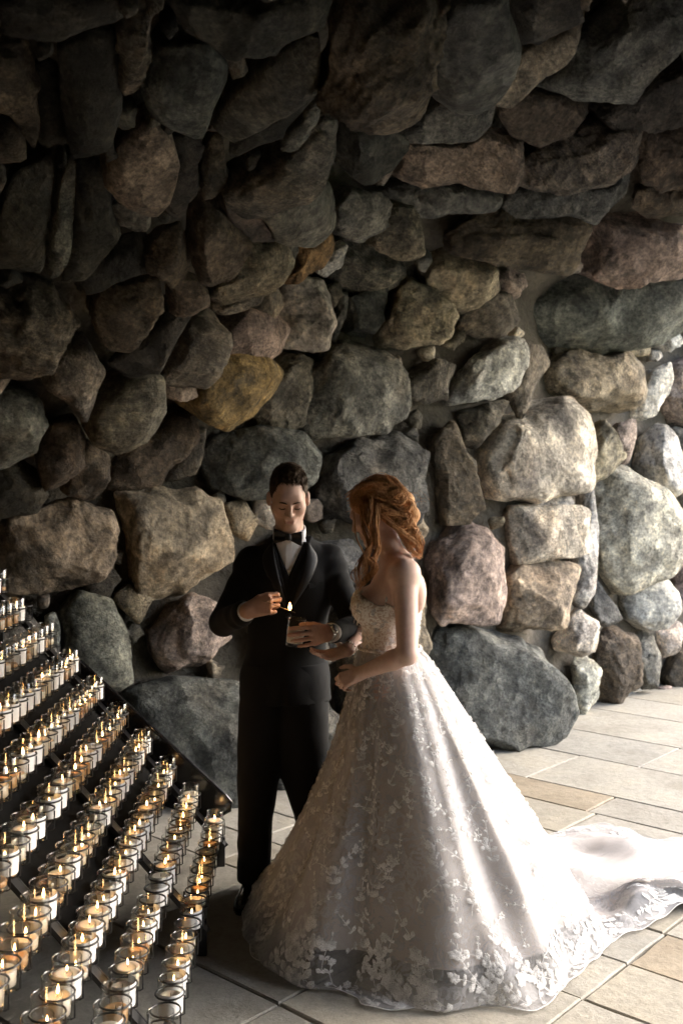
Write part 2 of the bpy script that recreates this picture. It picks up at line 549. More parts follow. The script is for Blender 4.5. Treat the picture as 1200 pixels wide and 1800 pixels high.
# the closed left end of the grotto
e = (-4.1) * T0
we = wall_w(np.array([-4.1]))[0]
Ve = []
for u, z in ((-0.2, -0.05), (9, -0.05), (9, 3.6), (-0.2, 3.6)):
    q = e + (we + u) * N0
    Ve += [(q[0], q[1], z), (q[0] - 0.3 * T0[0], q[1] - 0.3 * T0[1], z)]
mesh_obj('end_wall', Ve, [(0, 2, 4, 6), (7, 5, 3, 1), (0, 1, 3, 2), (2, 3, 5, 4), (4, 5, 7, 6), (6, 7, 1, 0)], MORTAR, grotto, smooth=False)

# unseen block added at the near side of the opening to cut light
m = MB(); m.box((3.0, -3.4, 2.2), (3.0, 1.9, 2.2), 0.5, 4.5); m.build('side_light_block', MORTAR, grotto, False, loc=(3, -1, 0))
m = MB(); m.box((3.0, 1.8, 3.85), (3.0, 6.7, 3.85), 0.5, 2.1); m.build('top_light_block', MORTAR, grotto, False, loc=(3, 4, 3))  # unseen block added over the opening so only low light enters

# stones: outline traced in the photograph, set on the wall the ray meets
CC = {'k': (0.052, 0.049, 0.043), 'g': (0.19, 0.187, 0.175), 'd': (0.135, 0.137, 0.132), 'b': (0.125, 0.102, 0.080),  # dark grey and brown tones, lowered to put vault shade into the stone
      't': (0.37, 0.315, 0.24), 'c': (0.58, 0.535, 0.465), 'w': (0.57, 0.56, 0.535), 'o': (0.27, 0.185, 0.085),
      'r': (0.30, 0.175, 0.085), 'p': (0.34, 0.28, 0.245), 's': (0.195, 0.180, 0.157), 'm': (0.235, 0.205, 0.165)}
STONES = '''
m 0 905 60 880 130 870 190 890 203 920 190 970 160 1020 110 1040 40 1045 -20 1040 -20 930
t 200 872 260 850 340 858 385 900 425 960 430 995 390 1020 320 1040 260 1045 225 1020 210 960
p 250 1110 290 1060 350 1045 400 1060 402 1120 375 1160 340 1180 295 1200 262 1180 245 1140
g 110 1080 140 1045 190 1060 215 1110 225 1190 200 1205 150 1190 120 1150
w 80 1085 95 1078 105 1105 102 1140 85 1145
d 215 1220 300 1198 400 1205 432 1225 435 1330 415 1392 350 1395 280 1330
d 420 1235 520 1200 620 1230 640 1320 600 1390 440 1402
g -25 865 15 880 25 930 10 965 -25 970
k 150 1000 188 988 208 1020 188 1048 150 1045
t 392 888 425 880 448 915 432 948 403 932
d 353 802 385 770 450 755 515 765 542 800 537 842 505 868 430 872 375 852
d 552 795 620 772 700 765 742 800 748 860 738 940 640 940 570 905 550 840
o 328 690 345 640 390 615 430 612 457 635 450 680 417 717 375 732 340 717
s 455 642 500 625 540 640 548 700 532 752 480 757 440 732 430 705
g 538 660 560 622 600 605 660 620 692 660 695 730 662 767 600 782 550 772 520 730 528 690
c 468 600 485 560 495 500 510 480 550 490 577 520 582 570 562 612 530 630 490 622
p 380 610 390 570 420 540 470 550 492 570 477 612 450 624 400 624
m 423 545 450 510 485 500 494 530 480 562 455 567
r 463 487 500 460 520 410 545 393 572 400 582 430 562 457 520 477 490 500
w 553 472 580 440 602 428 597 460 570 482
s 573 472 600 430 640 428 702 455 704 477 670 507 620 514 585 502
g 598 508 609 511 607 560 590 600 582 590
m 568 505 590 498 598 520 585 542 570 532
t 658 570 680 510 705 483 740 493 797 535 800 560 772 592 730 617 700 628 663 607
m 638 410 655 370 690 348 737 363 744 397 727 432 690 447 655 442
g 568 350 600 323 650 328 670 350 662 392 630 422 595 412 573 387
g 438 350 470 330 530 313 569 323 567 372 542 402 510 410 470 392
t 738 467 780 453 862 465 867 502 832 517 810 532 770 512 738 492
p 860 490 890 476 922 490 917 517 880 524
s 803 560 815 518 850 508 887 520 894 562 872 592 830 602 806 587
g 893 530 930 503 1050 488 1150 476 1215 468 1215 505 1150 557 1060 577 1020 597 960 587 908 567
b 738 440 743 403 830 378 900 373 1013 388 1003 442 987 477 900 467 800 452
p 1023 482 1043 440 1058 388 1130 383 1225 388 1225 467 1120 484 1060 490
t 918 692 928 640 990 613 1100 618 1132 640 1137 692 1122 717 1040 722 960 717
t 948 612 1000 588 1080 578 1132 600 1127 625 1040 625 958 637
s 698 690 715 658 760 628 802 638 782 702 740 717
w 778 702 830 618 880 598 914 598 917 642 892 687 830 707 785 714
b 743 762 790 733 812 790 847 850 850 897 820 912 778 914 763 850 746 800
c 838 790 870 748 920 718 1000 708 1032 730 1034 792 1012 852 960 872 890 887 848 882 836 830
s 808 722 870 698 902 700 872 747 835 792 813 772
t 1038 762 1060 728 1082 770 1084 802 1052 842 1026 852 1033 800
p 1078 740 1107 733 1114 760 1102 812 1090 817 1078 780
w 1103 810 1118 765 1145 746 1182 770 1197 820 1192 872 1165 902 1128 872 1106 840
c 1033 870 1060 833 1090 828 1142 870 1177 920 1182 962 1152 1002 1075 1032 1043 1002 1028 940
c 883 905 890 893 1000 893 1022 900 1017 967 985 977 930 982 898 987 886 945
w 888 887 950 868 1012 853 1017 890 920 899
w 1013 860 1032 838 1042 930 1040 1030 1020 1062 1000 1040 1008 980 1018 930
t 868 1070 878 1020 905 998 960 983 1007 1000 1002 1052 987 1097 950 1117 900 1117 873 1102
p 733 1080 743 1000 750 948 800 918 852 930 877 960 882 1020 862 1092 820 1107 760 1102
t 726 900 742 903 750 930 739 952 723 940
d 733 1140 745 1098 800 1098 900 1118 970 1138 1007 1180 1017 1220 992 1272 950 1292 890 1307 820 1302 750 1282 733 1200
c 983 1115 995 1078 1020 1058 1047 1090 1044 1132 1025 1162 993 1152 981 1130
c 1003 1165 1030 1153 1047 1180 1042 1222 1020 1242 1006 1220
g 1028 1040 1045 1023 1072 1050 1090 1087 1060 1102 1043 1090 1033 1060
w 1083 1050 1098 1018 1150 1003 1174 1040 1177 1072 1155 1102 1130 1102 1093 1082
b 1038 1200 1043 1130 1075 1103 1107 1120 1122 1160 1117 1207 1080 1227 1048 1222
g 1113 1120 1145 1108 1157 1160 1152 1212 1125 1214 1116 1170
c 1148 1110 1185 1088 1202 1110 1182 1152 1160 1162
b 1163 1190 1185 1143 1225 1130 1225 1212 1180 1207
p 1176 1060 1183 960 1225 940 1225 1082 1190 1087
w 1108 570 1140 548 1182 548 1187 602 1160 617 1118 607
g 1178 530 1225 513 1225 582 1190 567
w 1103 735 1108 700 1133 638 1160 643 1164 692 1147 737 1120 747
p 1160 690 1168 638 1225 618 1225 742 1180 744 1163 720
w 1135 617 1155 612 1163 628 1150 638 1136 634
g 1172 750 1225 748 1225 800 1200 815 1185 780
w 1192 820 1235 815 1235 930 1195 900
s -25 560 40 488 100 498 127 540 122 592 90 642 40 670 -25 662
d -25 690 30 683 77 700 87 740 62 792 20 817 -25 817
s 78 660 100 618 150 598 187 640 167 692 145 737 108 705
s 148 720 190 678 240 648 272 660 275 712 247 757 200 777 163 762
b 68 800 90 748 130 738 148 770 142 812 110 837 78 852
b 93 860 110 818 150 778 187 790 192 832 172 867 130 880
b 188 850 198 790 250 758 310 708 344 715 342 772 302 812 272 867 230 872
s 293 842 320 790 345 743 367 745 357 802 342 842 310 847
s 273 655 298 600 340 558 397 553 400 582 372 642 352 670 310 672
p 283 697 288 670 340 663 347 692 310 704
b 133 545 163 500 220 473 267 480 277 510 264 562 227 590 158 582
k 188 632 230 590 290 538 332 550 302 602 277 642 230 652
b 253 440 273 398 320 378 332 430 322 482 300 502 263 470
b 323 430 333 370 380 348 422 380 427 422 397 467 360 482 333 470
m 368 510 393 460 430 418 482 408 490 450 472 487 430 512 383 532
s 373 532 430 510 477 493 462 527 420 542 378 550
g 483 440 491 415 515 403 522 430 507 462 486 467
g 80 430 97 340 103 290 125 268 137 300 132 402 112 452 100 474 83 472
k -25 380 20 298 90 288 87 400 77 472 20 462 -25 452
m 198 30 230 8 264 20 270 80 257 132 225 167 206 160 206 90
b -25 60 30 48 62 120 77 202 62 252 20 202 -25 192
k 58 120 100 98 122 180 120 232 80 264 58 240
p 188 300 208 240 250 203 287 215 304 270 292 322 270 347 218 330
g 193 350 235 333 270 348 267 387 235 402 198 390
d 253 120 288 68 350 58 387 90 382 152 347 212 308 190 268 170
s 383 190 408 150 480 78 530 48 547 60 547 122 502 182 450 197 418 217
b 348 320 363 250 385 218 397 280 402 322 377 352 353 352
g 493 240 518 210 555 148 564 160 555 202 522 247 500 254
s 400 312 470 270 560 200 588 138 602 150 600 212 582 282 552 317 500 337 430 347
b 558 120 578 20 620 -35 762 -35 772 40 757 132 737 182 700 207 620 202 578 190
k 588 270 608 218 680 203 692 220 662 292 625 307
s 648 312 678 230 699 223 697 272 672 322
d 753 130 773 40 800 -5 870 -25 890 40 877 92 852 142 800 157
m 858 162 863 118 900 88 1000 28 1022 40 1012 72 962 117 900 167
k 888 -25 1000 -35 1012 20 942 62 883 87
d 938 142 998 90 1060 18 1150 -25 1200 -25 1225 30 1162 102 1100 152 1000 167
g 698 232 738 190 800 158 862 165 852 202 820 232 740 237
b 878 190 888 148 960 163 1010 168 1032 190 992 222 940 240 898 225
k 1028 192 1098 150 1170 108 1225 70 1225 202 1150 222 1060 217
m 688 302 698 243 800 230 912 238 907 292 882 327 800 312 740 322
s 888 322 913 260 980 223 1102 213 1092 272 1062 312 1000 332 930 332
b 1108 302 1123 218 1225 213 1225 312 1150 322
d 668 322 740 322 830 325 892 340 872 367 800 380 720 367
d 878 372 908 333 1000 320 1107 308 1092 352 1042 387 960 382
b 1108 320 1225 313 1225 382 1140 377 1098 350
k 288 -35 420 -35 562 -35 562 30 480 72 400 92 318 50
k -25 -35 200 -35 202 20 120 62 60 62 -25 50
k 108 62 190 38 207 100 207 172 190 232 130 242 113 160
k 128 262 190 298 202 400 150 472 108 472 130 400
k 108 482 180 438 250 418 262 470 220 475 140 512
k 288 222 345 213 357 250 347 332 310 382 283 340 302 280
k 408 212 490 180 547 128 552 160 502 232 430 262 398 282 393 230
b 398 350 440 345 470 390 512 412 480 417 430 417 398 380
d 598 522 640 498 682 498 667 560 650 602 608 592
k -25 822 30 813 77 850 62 882 -25 892
d 440 960 520 930 620 945 640 1010 600 1060 480 1055 435 1010
s 425 1075 500 1065 560 1090 570 1160 500 1190 420 1180
t 590 1080 650 1040 735 1060 740 1130 700 1190 610 1180
p 640 950 730 955 740 1020 680 1040 640 1010
d 600 1200 730 1190 745 1290 690 1340 610 1330
d -60 1060 60 1060 110 1150 90 1260 -60 1270
g 100 1210 220 1215 280 1330 260 1420 120 1380
s 885 700 893 615 945 600 962 640 925 690 905 745
d -60 1290 90 1280 130 1400 60 1500 -60 1490
'''
polys = []
for line in STONES.strip().splitlines():
    q = line.split(); a = np.array([float(v) for v in q[1:]]).reshape(-1, 2)
    if a[:, 1].max() > 1200: a[:, 1] += np.where(a[:, 1] > 1225, 26.0, 0.0)      # feet of the lowest boulders sit in the ground
    polys.append((q[0], a))

def in_poly(pt, poly):
    x, y = pt; r = False; n = len(poly)
    for i in range(n):
        x1, y1 = poly[i]; x2, y2 = poly[(i + 1) % n]
        if (y1 > y) != (y2 > y) and x < (x2 - x1) * (y - y1) / (y2 - y1) + x1: r = not r
    return r
def poly_dist(pt, poly):
    a = poly; b = np.roll(poly, -1, axis=0); p = np.array(pt)
    ab = b - a; t = np.clip(((p - a) * ab).sum(1) / ((ab ** 2).sum(1) + 1e-9), 0, 1)
    d = np.linalg.norm(a + ab * t[:, None] - p, axis=1).min()
    return -d if in_poly(pt, poly) else d

rq = np.random.default_rng(7)
# small wedge stones in the gaps, and the same masonry carried on outside the frame
extra = []
def clear_of(pt, lst):
    return min(poly_dist(pt, q) for _, q in lst)
cand = [(x + rq.uniform(-14, 14), y + rq.uniform(-14, 14)) for x in range(10, 1200, 26) for y in range(0, 1240, 26)]
for pt in cand:
    if pt[1] > 1180 and pt[0] < 1020: continue
    allp = polys + extra
    near = [q for q in allp if abs(q[1][:, 0].mean() - pt[0]) < 220 and abs(q[1][:, 1].mean() - pt[1]) < 220]
    d = clear_of(pt, near) if near else 60
    if d > 11:
        r = min(d * 1.15, 42)
        k = rq.integers(6, 9); a = np.sort(rq.uniform(0, 2 * math.pi, k) * 0.35 + np.arange(k) / k * 2 * math.pi)
        pl = np.array(pt) + np.stack([np.cos(a), np.sin(a)], 1) * r * rq.uniform(0.8, 1.2, (k, 1))
        dark = pt[1] < 500 + (pt[0] - 300) * -0.2 or (pt[0] < 350 and pt[1] < 860)  # vault area: filler stones take the darkened colours, shade included
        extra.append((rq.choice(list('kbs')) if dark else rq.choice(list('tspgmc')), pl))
for gx in range(-520, 1760, 130):
    for gy in range(-560, 1300, 110):
        x = gx + rq.uniform(-30, 30) + (65 if (gy // 110) % 2 else 0); y = gy + rq.uniform(-25, 25)
        if -60 < x < 1265 and y > -75: continue
        if y > 1150 and x < 0: continue
        h = ray_hit(x, y)
        if h is None or h[0] > 6.5: continue
        r = rq.uniform(55, 82)
        k = rq.integers(7, 10); a = np.arange(k) / k * 2 * math.pi + rq.uniform(-0.2, 0.2, k)
        pl = np.array((x, y)) + np.stack([np.cos(a) * 1.15, np.sin(a) * 0.9], 1) * r * rq.uniform(0.8, 1.15, (k, 1))
        dk = y < 300 or (x < 0 and y < 860)  # vault outside the frame: same shade-darkened stone colours
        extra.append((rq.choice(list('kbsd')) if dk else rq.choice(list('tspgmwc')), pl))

def ico(sub):
    bm = bmesh.new(); bmesh.ops.create_icosphere(bm, subdivisions=sub, radius=1.0)
    v = np.array([w.co[:] for w in bm.verts]); f = [tuple(w.index for w in q.verts) for q in bm.faces]
    bm.free(); return v, f
ICO = {s: ico(s) for s in (3, 4, 5)}

def make_stone(idx, code, poly, small=False):
    c2 = poly.mean(0)
    # area centroid keeps the outline star shaped
    hit = ray_hit(*c2)
    if hit is None: return
    view = nrm(ORG - hit)
    sn = rock_n(hit)
    n = nrm(sn + view * (0.45 if hit[2] > 1.9 else 0.8))
    if n @ view < 0.42: n = nrm(n + view * 0.5)
    # outline onto the plane through the hit
    def onplane(p):
        r = np.array([(p[0] - 600) / FPX, 1.0, -(p[1] - HOR) / FPX])
        den = r @ n
        return ORG + r * (((hit - ORG) @ n) / den)
    q = np.array([onplane(p) for p in poly])
    ex = nrm(np.cross([0, 0, 1.0], n)); ey = np.cross(n, ex)
    loc2 = np.stack([(q - hit) @ ex, (q - hit) @ ey], 1)
    ang = np.arctan2(loc2[:, 1], loc2[:, 0]); rad = np.hypot(loc2[:, 0], loc2[:, 1])
    o = np.argsort(ang); loc2 = loc2[o]
    # radial function of the polygon by intersection with its edges
    def radial(th):
        a = loc2; b = np.roll(loc2, -1, axis=0)
        dx, dy = np.cos(th)[:, None], np.sin(th)[:, None]
        ex_, ey_ = (b - a)[:, 0], (b - a)[:, 1]
        den = dx * ey_ - dy * ex_
        s = (a[:, 0] * ey_ - a[:, 1] * ex_) / np.where(np.abs(den) < 1e-9, 1e-9, den)
        u = (a[:, 0] * dy - a[:, 1] * dx) / np.where(np.abs(den) < 1e-9, 1e-9, den)
        ok = (s > 0) & (u >= -1e-6) & (u <= 1 + 1e-6)
        s = np.where(ok, s, 1e9)
        m = s.min(1); return np.where(m > 1e8, rad.mean(), m)
    tab_t = np.linspace(-math.pi, math.pi, 181)
    tab = radial(tab_t); 
    ker = np.array([0, 1, 2, 1, 0.]); ker /= ker.sum()
    tab = np.convolve(np.concatenate([tab[-6:-1], tab, tab[1:6]]), ker, 'same')[5:-5] * (1.06 if hit[2] > 1.9 else 1.03)
    size = math.sqrt(max(1e-4, tab.mean() * rad.min() ** 0.5 * tab.mean() ** 0.5))
    rm = tab.mean()
    sub = 3 if (small or rm < 0.07) else (4 if rm < 0.2 or idx >= 500 else 5)
    v, f = ICO[sub]
    v = v.copy()
    r0 = np.random.default_rng(1000 + idx)
    rounded = code in 'o' or r0.random() < 0.25
    # chisel: flatten the ball with random planes
    for k in range(5 if rounded else 20):
        pn = nrm(r0.normal(size=3) * [1, 1, 0.9] + [0, 0, 0.35]); pd = r0.uniform(0.70, 0.92) if rounded else r0.uniform(0.52, 0.86)
        over = np.maximum(0, v @ pn - pd)
        v -= (over * 0.97)[:, None] * pn
    # break the surface up
    seed = idx * 13
    nz = fbm(v * 1.7 + idx * 3.1, 3, seed) * (0.07 if rounded else 0.115) + fbm(v * 5.0 + idx, 4, seed + 5) * 0.04
    ridg = np.abs(noise3(v * 3.1 + idx * 1.7, seed + 9)); nz = nz - 0.055 * np.exp(-(ridg / 0.06) ** 2) * (0.3 if rounded else 1)
    if code in 'smkbgt' and not rounded:
        ba = nrm(r0.normal(size=3)); lay = (v @ ba) * r0.uniform(3.5, 7.0) + 0.6 * noise3(v * 2.0, seed + 3)
        saw = lay - np.floor(lay); nz = nz + (0.055 if code in 'smkb' else 0.03) * (saw ** 2 - 0.4)
    v = v * (1 + nz)[:, None]
    th = np.arctan2(v[:, 1], v[:, 0]); rho = np.hypot(v[:, 0], v[:, 1])
    rr = np.interp(th, tab_t, tab)
    rho2 = np.sign(rho) * np.minimum(rho / 0.80, 1.12) ** 0.78
    dep = min(max(0.95 * math.sqrt(rm * tab.min()) , 0.06), 0.34)
    zz = np.sign(v[:, 2]) * np.abs(v[:, 2]) ** 0.75 * dep
    pts = hit + (rho2 * rr * np.cos(th))[:, None] * ex + (rho2 * rr * np.sin(th))[:, None] * ey + (zz + 0.05 * dep)[:, None] * n
    name = 'stone'
    o = mesh_obj(name, pts, f, ROCK, grotto, smooth=True, loc=hit)
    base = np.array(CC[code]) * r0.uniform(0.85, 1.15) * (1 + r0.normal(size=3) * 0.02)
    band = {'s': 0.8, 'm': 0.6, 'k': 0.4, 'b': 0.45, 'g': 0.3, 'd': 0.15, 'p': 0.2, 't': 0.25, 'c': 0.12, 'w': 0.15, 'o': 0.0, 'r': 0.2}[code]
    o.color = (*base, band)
    return o
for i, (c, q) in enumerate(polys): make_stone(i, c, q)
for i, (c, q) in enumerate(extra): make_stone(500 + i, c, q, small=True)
print('stones', len(polys), len(extra))

# ------------------------------------------------------------------ implicit-surface modelling for the two figures
class Grid:
    def __init__(self, lo, hi, h):
        self.lo = np.asarray(lo, np.float32); self.h = h
        self.n = np.ceil((np.asarray(hi) - self.lo) / h).astype(int) + 1
        self.D = np.full(self.n, 1.0, np.float32)
    def _sub(self, lo, hi):
        a = np.clip(np.floor((np.asarray(lo) - self.lo) / self.h).astype(int), 0, self.n - 1)
        b = np.clip(np.ceil((np.asarray(hi) - self.lo) / self.h).astype(int) + 1, 0, self.n)
        if np.any(b <= a): return None, None
        ax = [self.lo[k] + self.h * np.arange(a[k], b[k], dtype=np.float32) for k in range(3)]
        X = np.stack(np.meshgrid(*ax, indexing='ij'), -1)
        return tuple(slice(a[k], b[k]) for k in range(3)), X
    def put(self, lo, hi, fn, k=0.01, op='add'):
        pad = k + 4 * self.h
        s, X = self._sub(np.asarray(lo) - pad, np.asarray(hi) + pad)
        if s is None: return
        d = fn(X).astype(np.float32); cur = self.D[s]
        if op == 'add':
            if k > 0:
                hh = np.clip(0.5 + 0.5 * (cur - d) / k, 0, 1)
                self.D[s] = cur * (1 - hh) + d * hh - k * hh * (1 - hh)
            else: self.D[s] = np.minimum(cur, d)
        elif op == 'sub':
            d = -d
            if k > 0:
                hh = np.clip(0.5 - 0.5 * (cur - d) / k, 0, 1)
                self.D[s] = cur * (1 - hh) + d * hh + k * hh * (1 - hh)
            else: self.D[s] = np.maximum(cur, d)
    def cap(self, a, b, ra, rb=None, k=0.01, op='add', flat=None):
        rb = ra if rb is None else rb
        a = np.asarray(a, np.float32); b = np.asarray(b, np.float32); R = max(ra, rb)
        if flat is not None:
            ax = nrm(flat[0]).astype(np.float32); sc = flat[1]
        def fn(X):
            if flat is not None:
                m = (a + b) / 2; t = (X - m) @ ax
                X = X + (sc - 1) * t[..., None] * ax
                aa = a + (sc - 1) * ((a - m) @ ax) * ax; bb = b + (sc - 1) * ((b - m) @ ax) * ax
            else: aa, bb = a, b
            ab = bb - aa; t = np.clip(((X - aa) @ ab) / (ab @ ab + 1e-12), 0, 1)
            return np.linalg.norm(X - aa - t[..., None] * ab, axis=-1) - (ra + (rb - ra) * t)
        e = R if flat is None else R * max(1.0, 1.0 / flat[1])
        self.put(np.minimum(a, b) - e, np.maximum(a, b) + e, fn, k, op)
    def ell(self, c, r, R=None, k=0.01, op='add'):
        c = np.asarray(c, np.float32); r = np.asarray(r, np.float32)
        Rm = None if R is None else np.asarray(R, np.float32)
        def fn(X):
            p = X - c
            if Rm is not None: p = p @ Rm       # rows of R: world -> local when R columns are local axes
            k0 = np.linalg.norm(p / r, axis=-1); k1 = np.linalg.norm(p / (r * r), axis=-1) + 1e-9
            return k0 * (k0 - 1) / k1
        e = r.max()
        self.put(c - e, c + e, fn, k, op)
    def sph(self, c, r, k=0.01, op='add'): self.ell(c, (r, r, r), None, k, op)
    def loft(self, keys, k=0.01, op='add', ax=None, fold=None):
        """keys: (z, cx, cy, rx, ry) from bottom to top; ax: horizontal direction of rx"""
        K = np.array(keys, float); K = K[np.argsort(K[:, 0])]
        zz = np.linspace(K[0, 0], K[-1, 0], 200)
        S = [np.interp(zz, K[:, 0], K[:, i]) for i in range(1, 5)]
        w = max(3, int(200 * 0.05 / (K[-1, 0] - K[0, 0])) * 2 + 1)
        ker = np.hanning(w + 2)[1:-1]; ker /= ker.sum()
        S = [np.convolve(np.pad(s, w // 2, mode='edge'), ker, 'valid') for s in S]
        A = np.array([1.0, 0.0]) if ax is None else nrm(np.asarray(ax, float))
        B = np.array([-A[1], A[0]])
        z0, z1 = K[0, 0], K[-1, 0]
        def fn(X):
            z = X[..., 2]
            cx, cy_, rx, ry = [np.interp(z, zz, s) for s in S]
            dx, dy = X[..., 0] - cx, X[..., 1] - cy_
            u = (dx * A[0] + dy * A[1]) / rx; v = (dx * B[0] + dy * B[1]) / ry
            q = np.sqrt(u * u + v * v) + 1e-9
            d = (q - 1) * np.minimum(rx, ry)
            if fold is not None: d = d + fold(X)
            return np.maximum(d, np.maximum(z0 - z, z - z1))
        R = max(S[2].max(), S[3].max())
        lo = (S[0].min() - R, S[1].min() - R, z0); hi = (S[0].max() + R, S[1].max() + R, z1)
        self.put(lo, hi, fn, k, op)
        return lambda z: [np.interp(z, zz, s) for s in S]
    def mesh(self):
        D = self.D; h = self.h
        D = np.where(D == 0, 1e-6, D)
        ins = D < 0
        nx, ny, nz = D.shape
        cnt = np.zeros((nx - 1, ny - 1, nz - 1), np.uint8)
        for i in (0, 1):
            for j in (0, 1):
                for k in (0, 1):
                    cnt += ins[i:nx - 1 + i, j:ny - 1 + j, k:nz - 1 + k]
        act = np.argwhere((cnt > 0) & (cnt < 8))
        idx = np.full(cnt.shape, -1, np.int32)
        idx[act[:, 0], act[:, 1], act[:, 2]] = np.arange(len(act))
        acc = np.zeros((len(act), 3)); num = np.zeros(len(act))
        corners = [(i, j, k) for i in (0, 1) for j in (0, 1) for k in (0, 1)]
        val = {c: D[act[:, 0] + c[0], act[:, 1] + c[1], act[:, 2] + c[2]] for c in corners}
        for c in corners:
            for ax in range(3):
                if c[ax] == 0:
                    e = list(c); e[ax] = 1; e = tuple(e)
                    m = (val[c] < 0) != (val[e] < 0)
                    t = val[c] / (val[c] - val[e] + 1e-20)
                    p = np.array(c, float)[None, :].repeat(len(act), 0); p[:, ax] = t
                    acc[m] += p[m]; num[m] += 1
        V = (act + acc / np.maximum(num, 1)[:, None]) * h + self.lo
        F = []
        for ax in range(3):
            s0 = [slice(None)] * 3; s1 = [slice(None)] * 3
            s0[ax] = slice(0, -1); s1[ax] = slice(1, None)
            a, b = ins[tuple(s0)], ins[tuple(s1)]
            e = np.argwhere(a != b)
            o1, o2 = (ax + 1) % 3, (ax + 2) % 3
            ok = (e[:, o1] > 0) & (e[:, o2] > 0) & (e[:, o1] < D.shape[o1] - 1) & (e[:, o2] < D.shape[o2] - 1)
            e = e[ok]
            flip = a[e[:, 0], e[:, 1], e[:, 2]]
            q = []
            for d1, d2 in ((1, 1), (0, 1), (0, 0), (1, 0)):
                c = e.copy(); c[:, o1] -= d1; c[:, o2] -= d2
                q.append(idx[c[:, 0], c[:, 1], c[:, 2]])
            q = np.stack(q, 1)
            q[~flip] = q[~flip][:, ::-1]
            F.append(q)
        F = np.concatenate(F)
        F = F[(F >= 0).all(1)]
        return V, F

def relax(V, F, it=2, lam=0.5):
    """light smoothing over face edges"""
    e = np.concatenate([F[:, [0, 1]], F[:, [1, 2]], F[:, [2, 3]], F[:, [3, 0]]])
    e = np.concatenate([e, e[:, ::-1]])
    deg = np.bincount(e[:, 0], minlength=len(V))[:, None]
    for _ in range(it):
        s = np.stack([np.bincount(e[:, 0], weights=V[e[:, 1], k], minlength=len(V)) for k in range(3)], 1)
        V = V + lam * (s / np.maximum(deg, 1) - V)
    return V

def fast_mesh_obj(name, V, F, mat, parent=None, loc=None, cols=None):
    me = bpy.data.meshes.new(name)
    V = np.asarray(V, float)
    if loc is not None: V = V - np.asarray(loc)
    nF = len(F); w = F.shape[1]
    me.vertices.add(len(V)); me.vertices.foreach_set('co', V.astype(np.float32).ravel())
    me.loops.add(nF * w); me.loops.foreach_set('vertex_index', F.astype(np.int32).ravel())
    me.polygons.add(nF); me.polygons.foreach_set('loop_start', np.arange(nF, dtype=np.int32) * w)
    me.polygons.foreach_set('loop_total', np.full(nF, w, np.int32))
    me.polygons.foreach_set('use_smooth', np.ones(nF, bool))
    me.update(calc_edges=True); me.validate()
    if cols is not None:
        at = me.color_attributes.new('tint', 'FLOAT_COLOR', 'POINT')
        at.data.foreach_set('color', np.concatenate([cols, np.ones((len(cols), 1))], 1).astype(np.float32).ravel())
    me.materials.append(mat)
    o = bpy.data.objects.new(name, me); COL.objects.link(o)
    if loc is not None: o.location = loc
    if parent is not None: set_parent(o, parent)
    return o

def rot_from(fwd, up=(0, 0, 1)):
    """columns: local x (subject's left-to-right in local frame), y (back), z (up)"""
    y = -nrm(fwd); z = nrm(np.asarray(up, float) - y * (np.asarray(up, float) @ y)); x = np.cross(y, z)
    return np.stack([x, y, z], 1)

def head_sdf(g, c, R, s=1.0, fem=False):
    """head in local frame: x to the side, -y is the face, z up"""
    c = np.asarray(c, float)
    T = lambda p: c + R @ (np.asarray(p, float) * s)
    el = lambda p, r, k=0.012, op='add': g.ell(T(p), np.asarray(r) * s, R, k * s, op)
    cp = lambda a, b, ra, rb=None, k=0.01, op='add': g.cap(T(a), T(b), ra * s, (ra if rb is None else rb) * s, k * s, op)
    el((0, 0.018, 0.032), (0.076, 0.097, 0.090), 0.02)
    el((0, -0.026, -0.035), (0.058, 0.060, 0.080), 0.03)
    for sx in (-1, 1):
        cp((sx * 0.054, 0.0, -0.052), (sx * 0.020, -0.066, -0.108), 0.019 if not fem else 0.015, 0.017, 0.022)
        el((sx * 0.044, -0.056, -0.026), (0.020, 0.022, 0.020), 0.036)
    el((0, -0.066, -0.108), (0.022, 0.018, 0.018), 0.030)
    cp((-0.030, -0.073, 0.016), (0.030, -0.073, 0.016), 0.014, None, 0.034)
    for sx in (-1, 1):
        el((sx * 0.031, -0.095, -0.004), (0.016, 0.0125, 0.0105), 0.014, 'sub')
        el((sx * 0.031, -0.0745, -0.008), (0.0145, 0.0135, 0.0125), 0.004)
    cp((0, -0.084, 0.012), (0, -0.1075, -0.032), 0.0085, 0.0125, 0.008)
    for sx in (-1, 1): el((sx * 0.0115, -0.095, -0.0385), (0.0088, 0.0105, 0.0078), 0.006)
    el((0, -0.077, -0.068), (0.022, 0.010, 0.016), 0.022)
    cp((-0.018, -0.0878, -0.0685), (0.018, -0.0878, -0.0685), 0.0048, None, 0.005)
    cp((-0.015, -0.0880, -0.0785), (0.015, -0.0880, -0.0785), 0.0055, None, 0.005)
    cp((-0.022, -0.0930, -0.0735), (0.022, -0.0930, -0.0735), 0.0026, None, 0.003, 'sub')
    for sx in (-1, 1):
        el((sx * 0.081, 0.010, -0.014), (0.011, 0.021, 0.032), 0.008)
        el((sx * 0.090, 0.004, -0.010), (0.006, 0.011, 0.018), 0.004, 'sub')

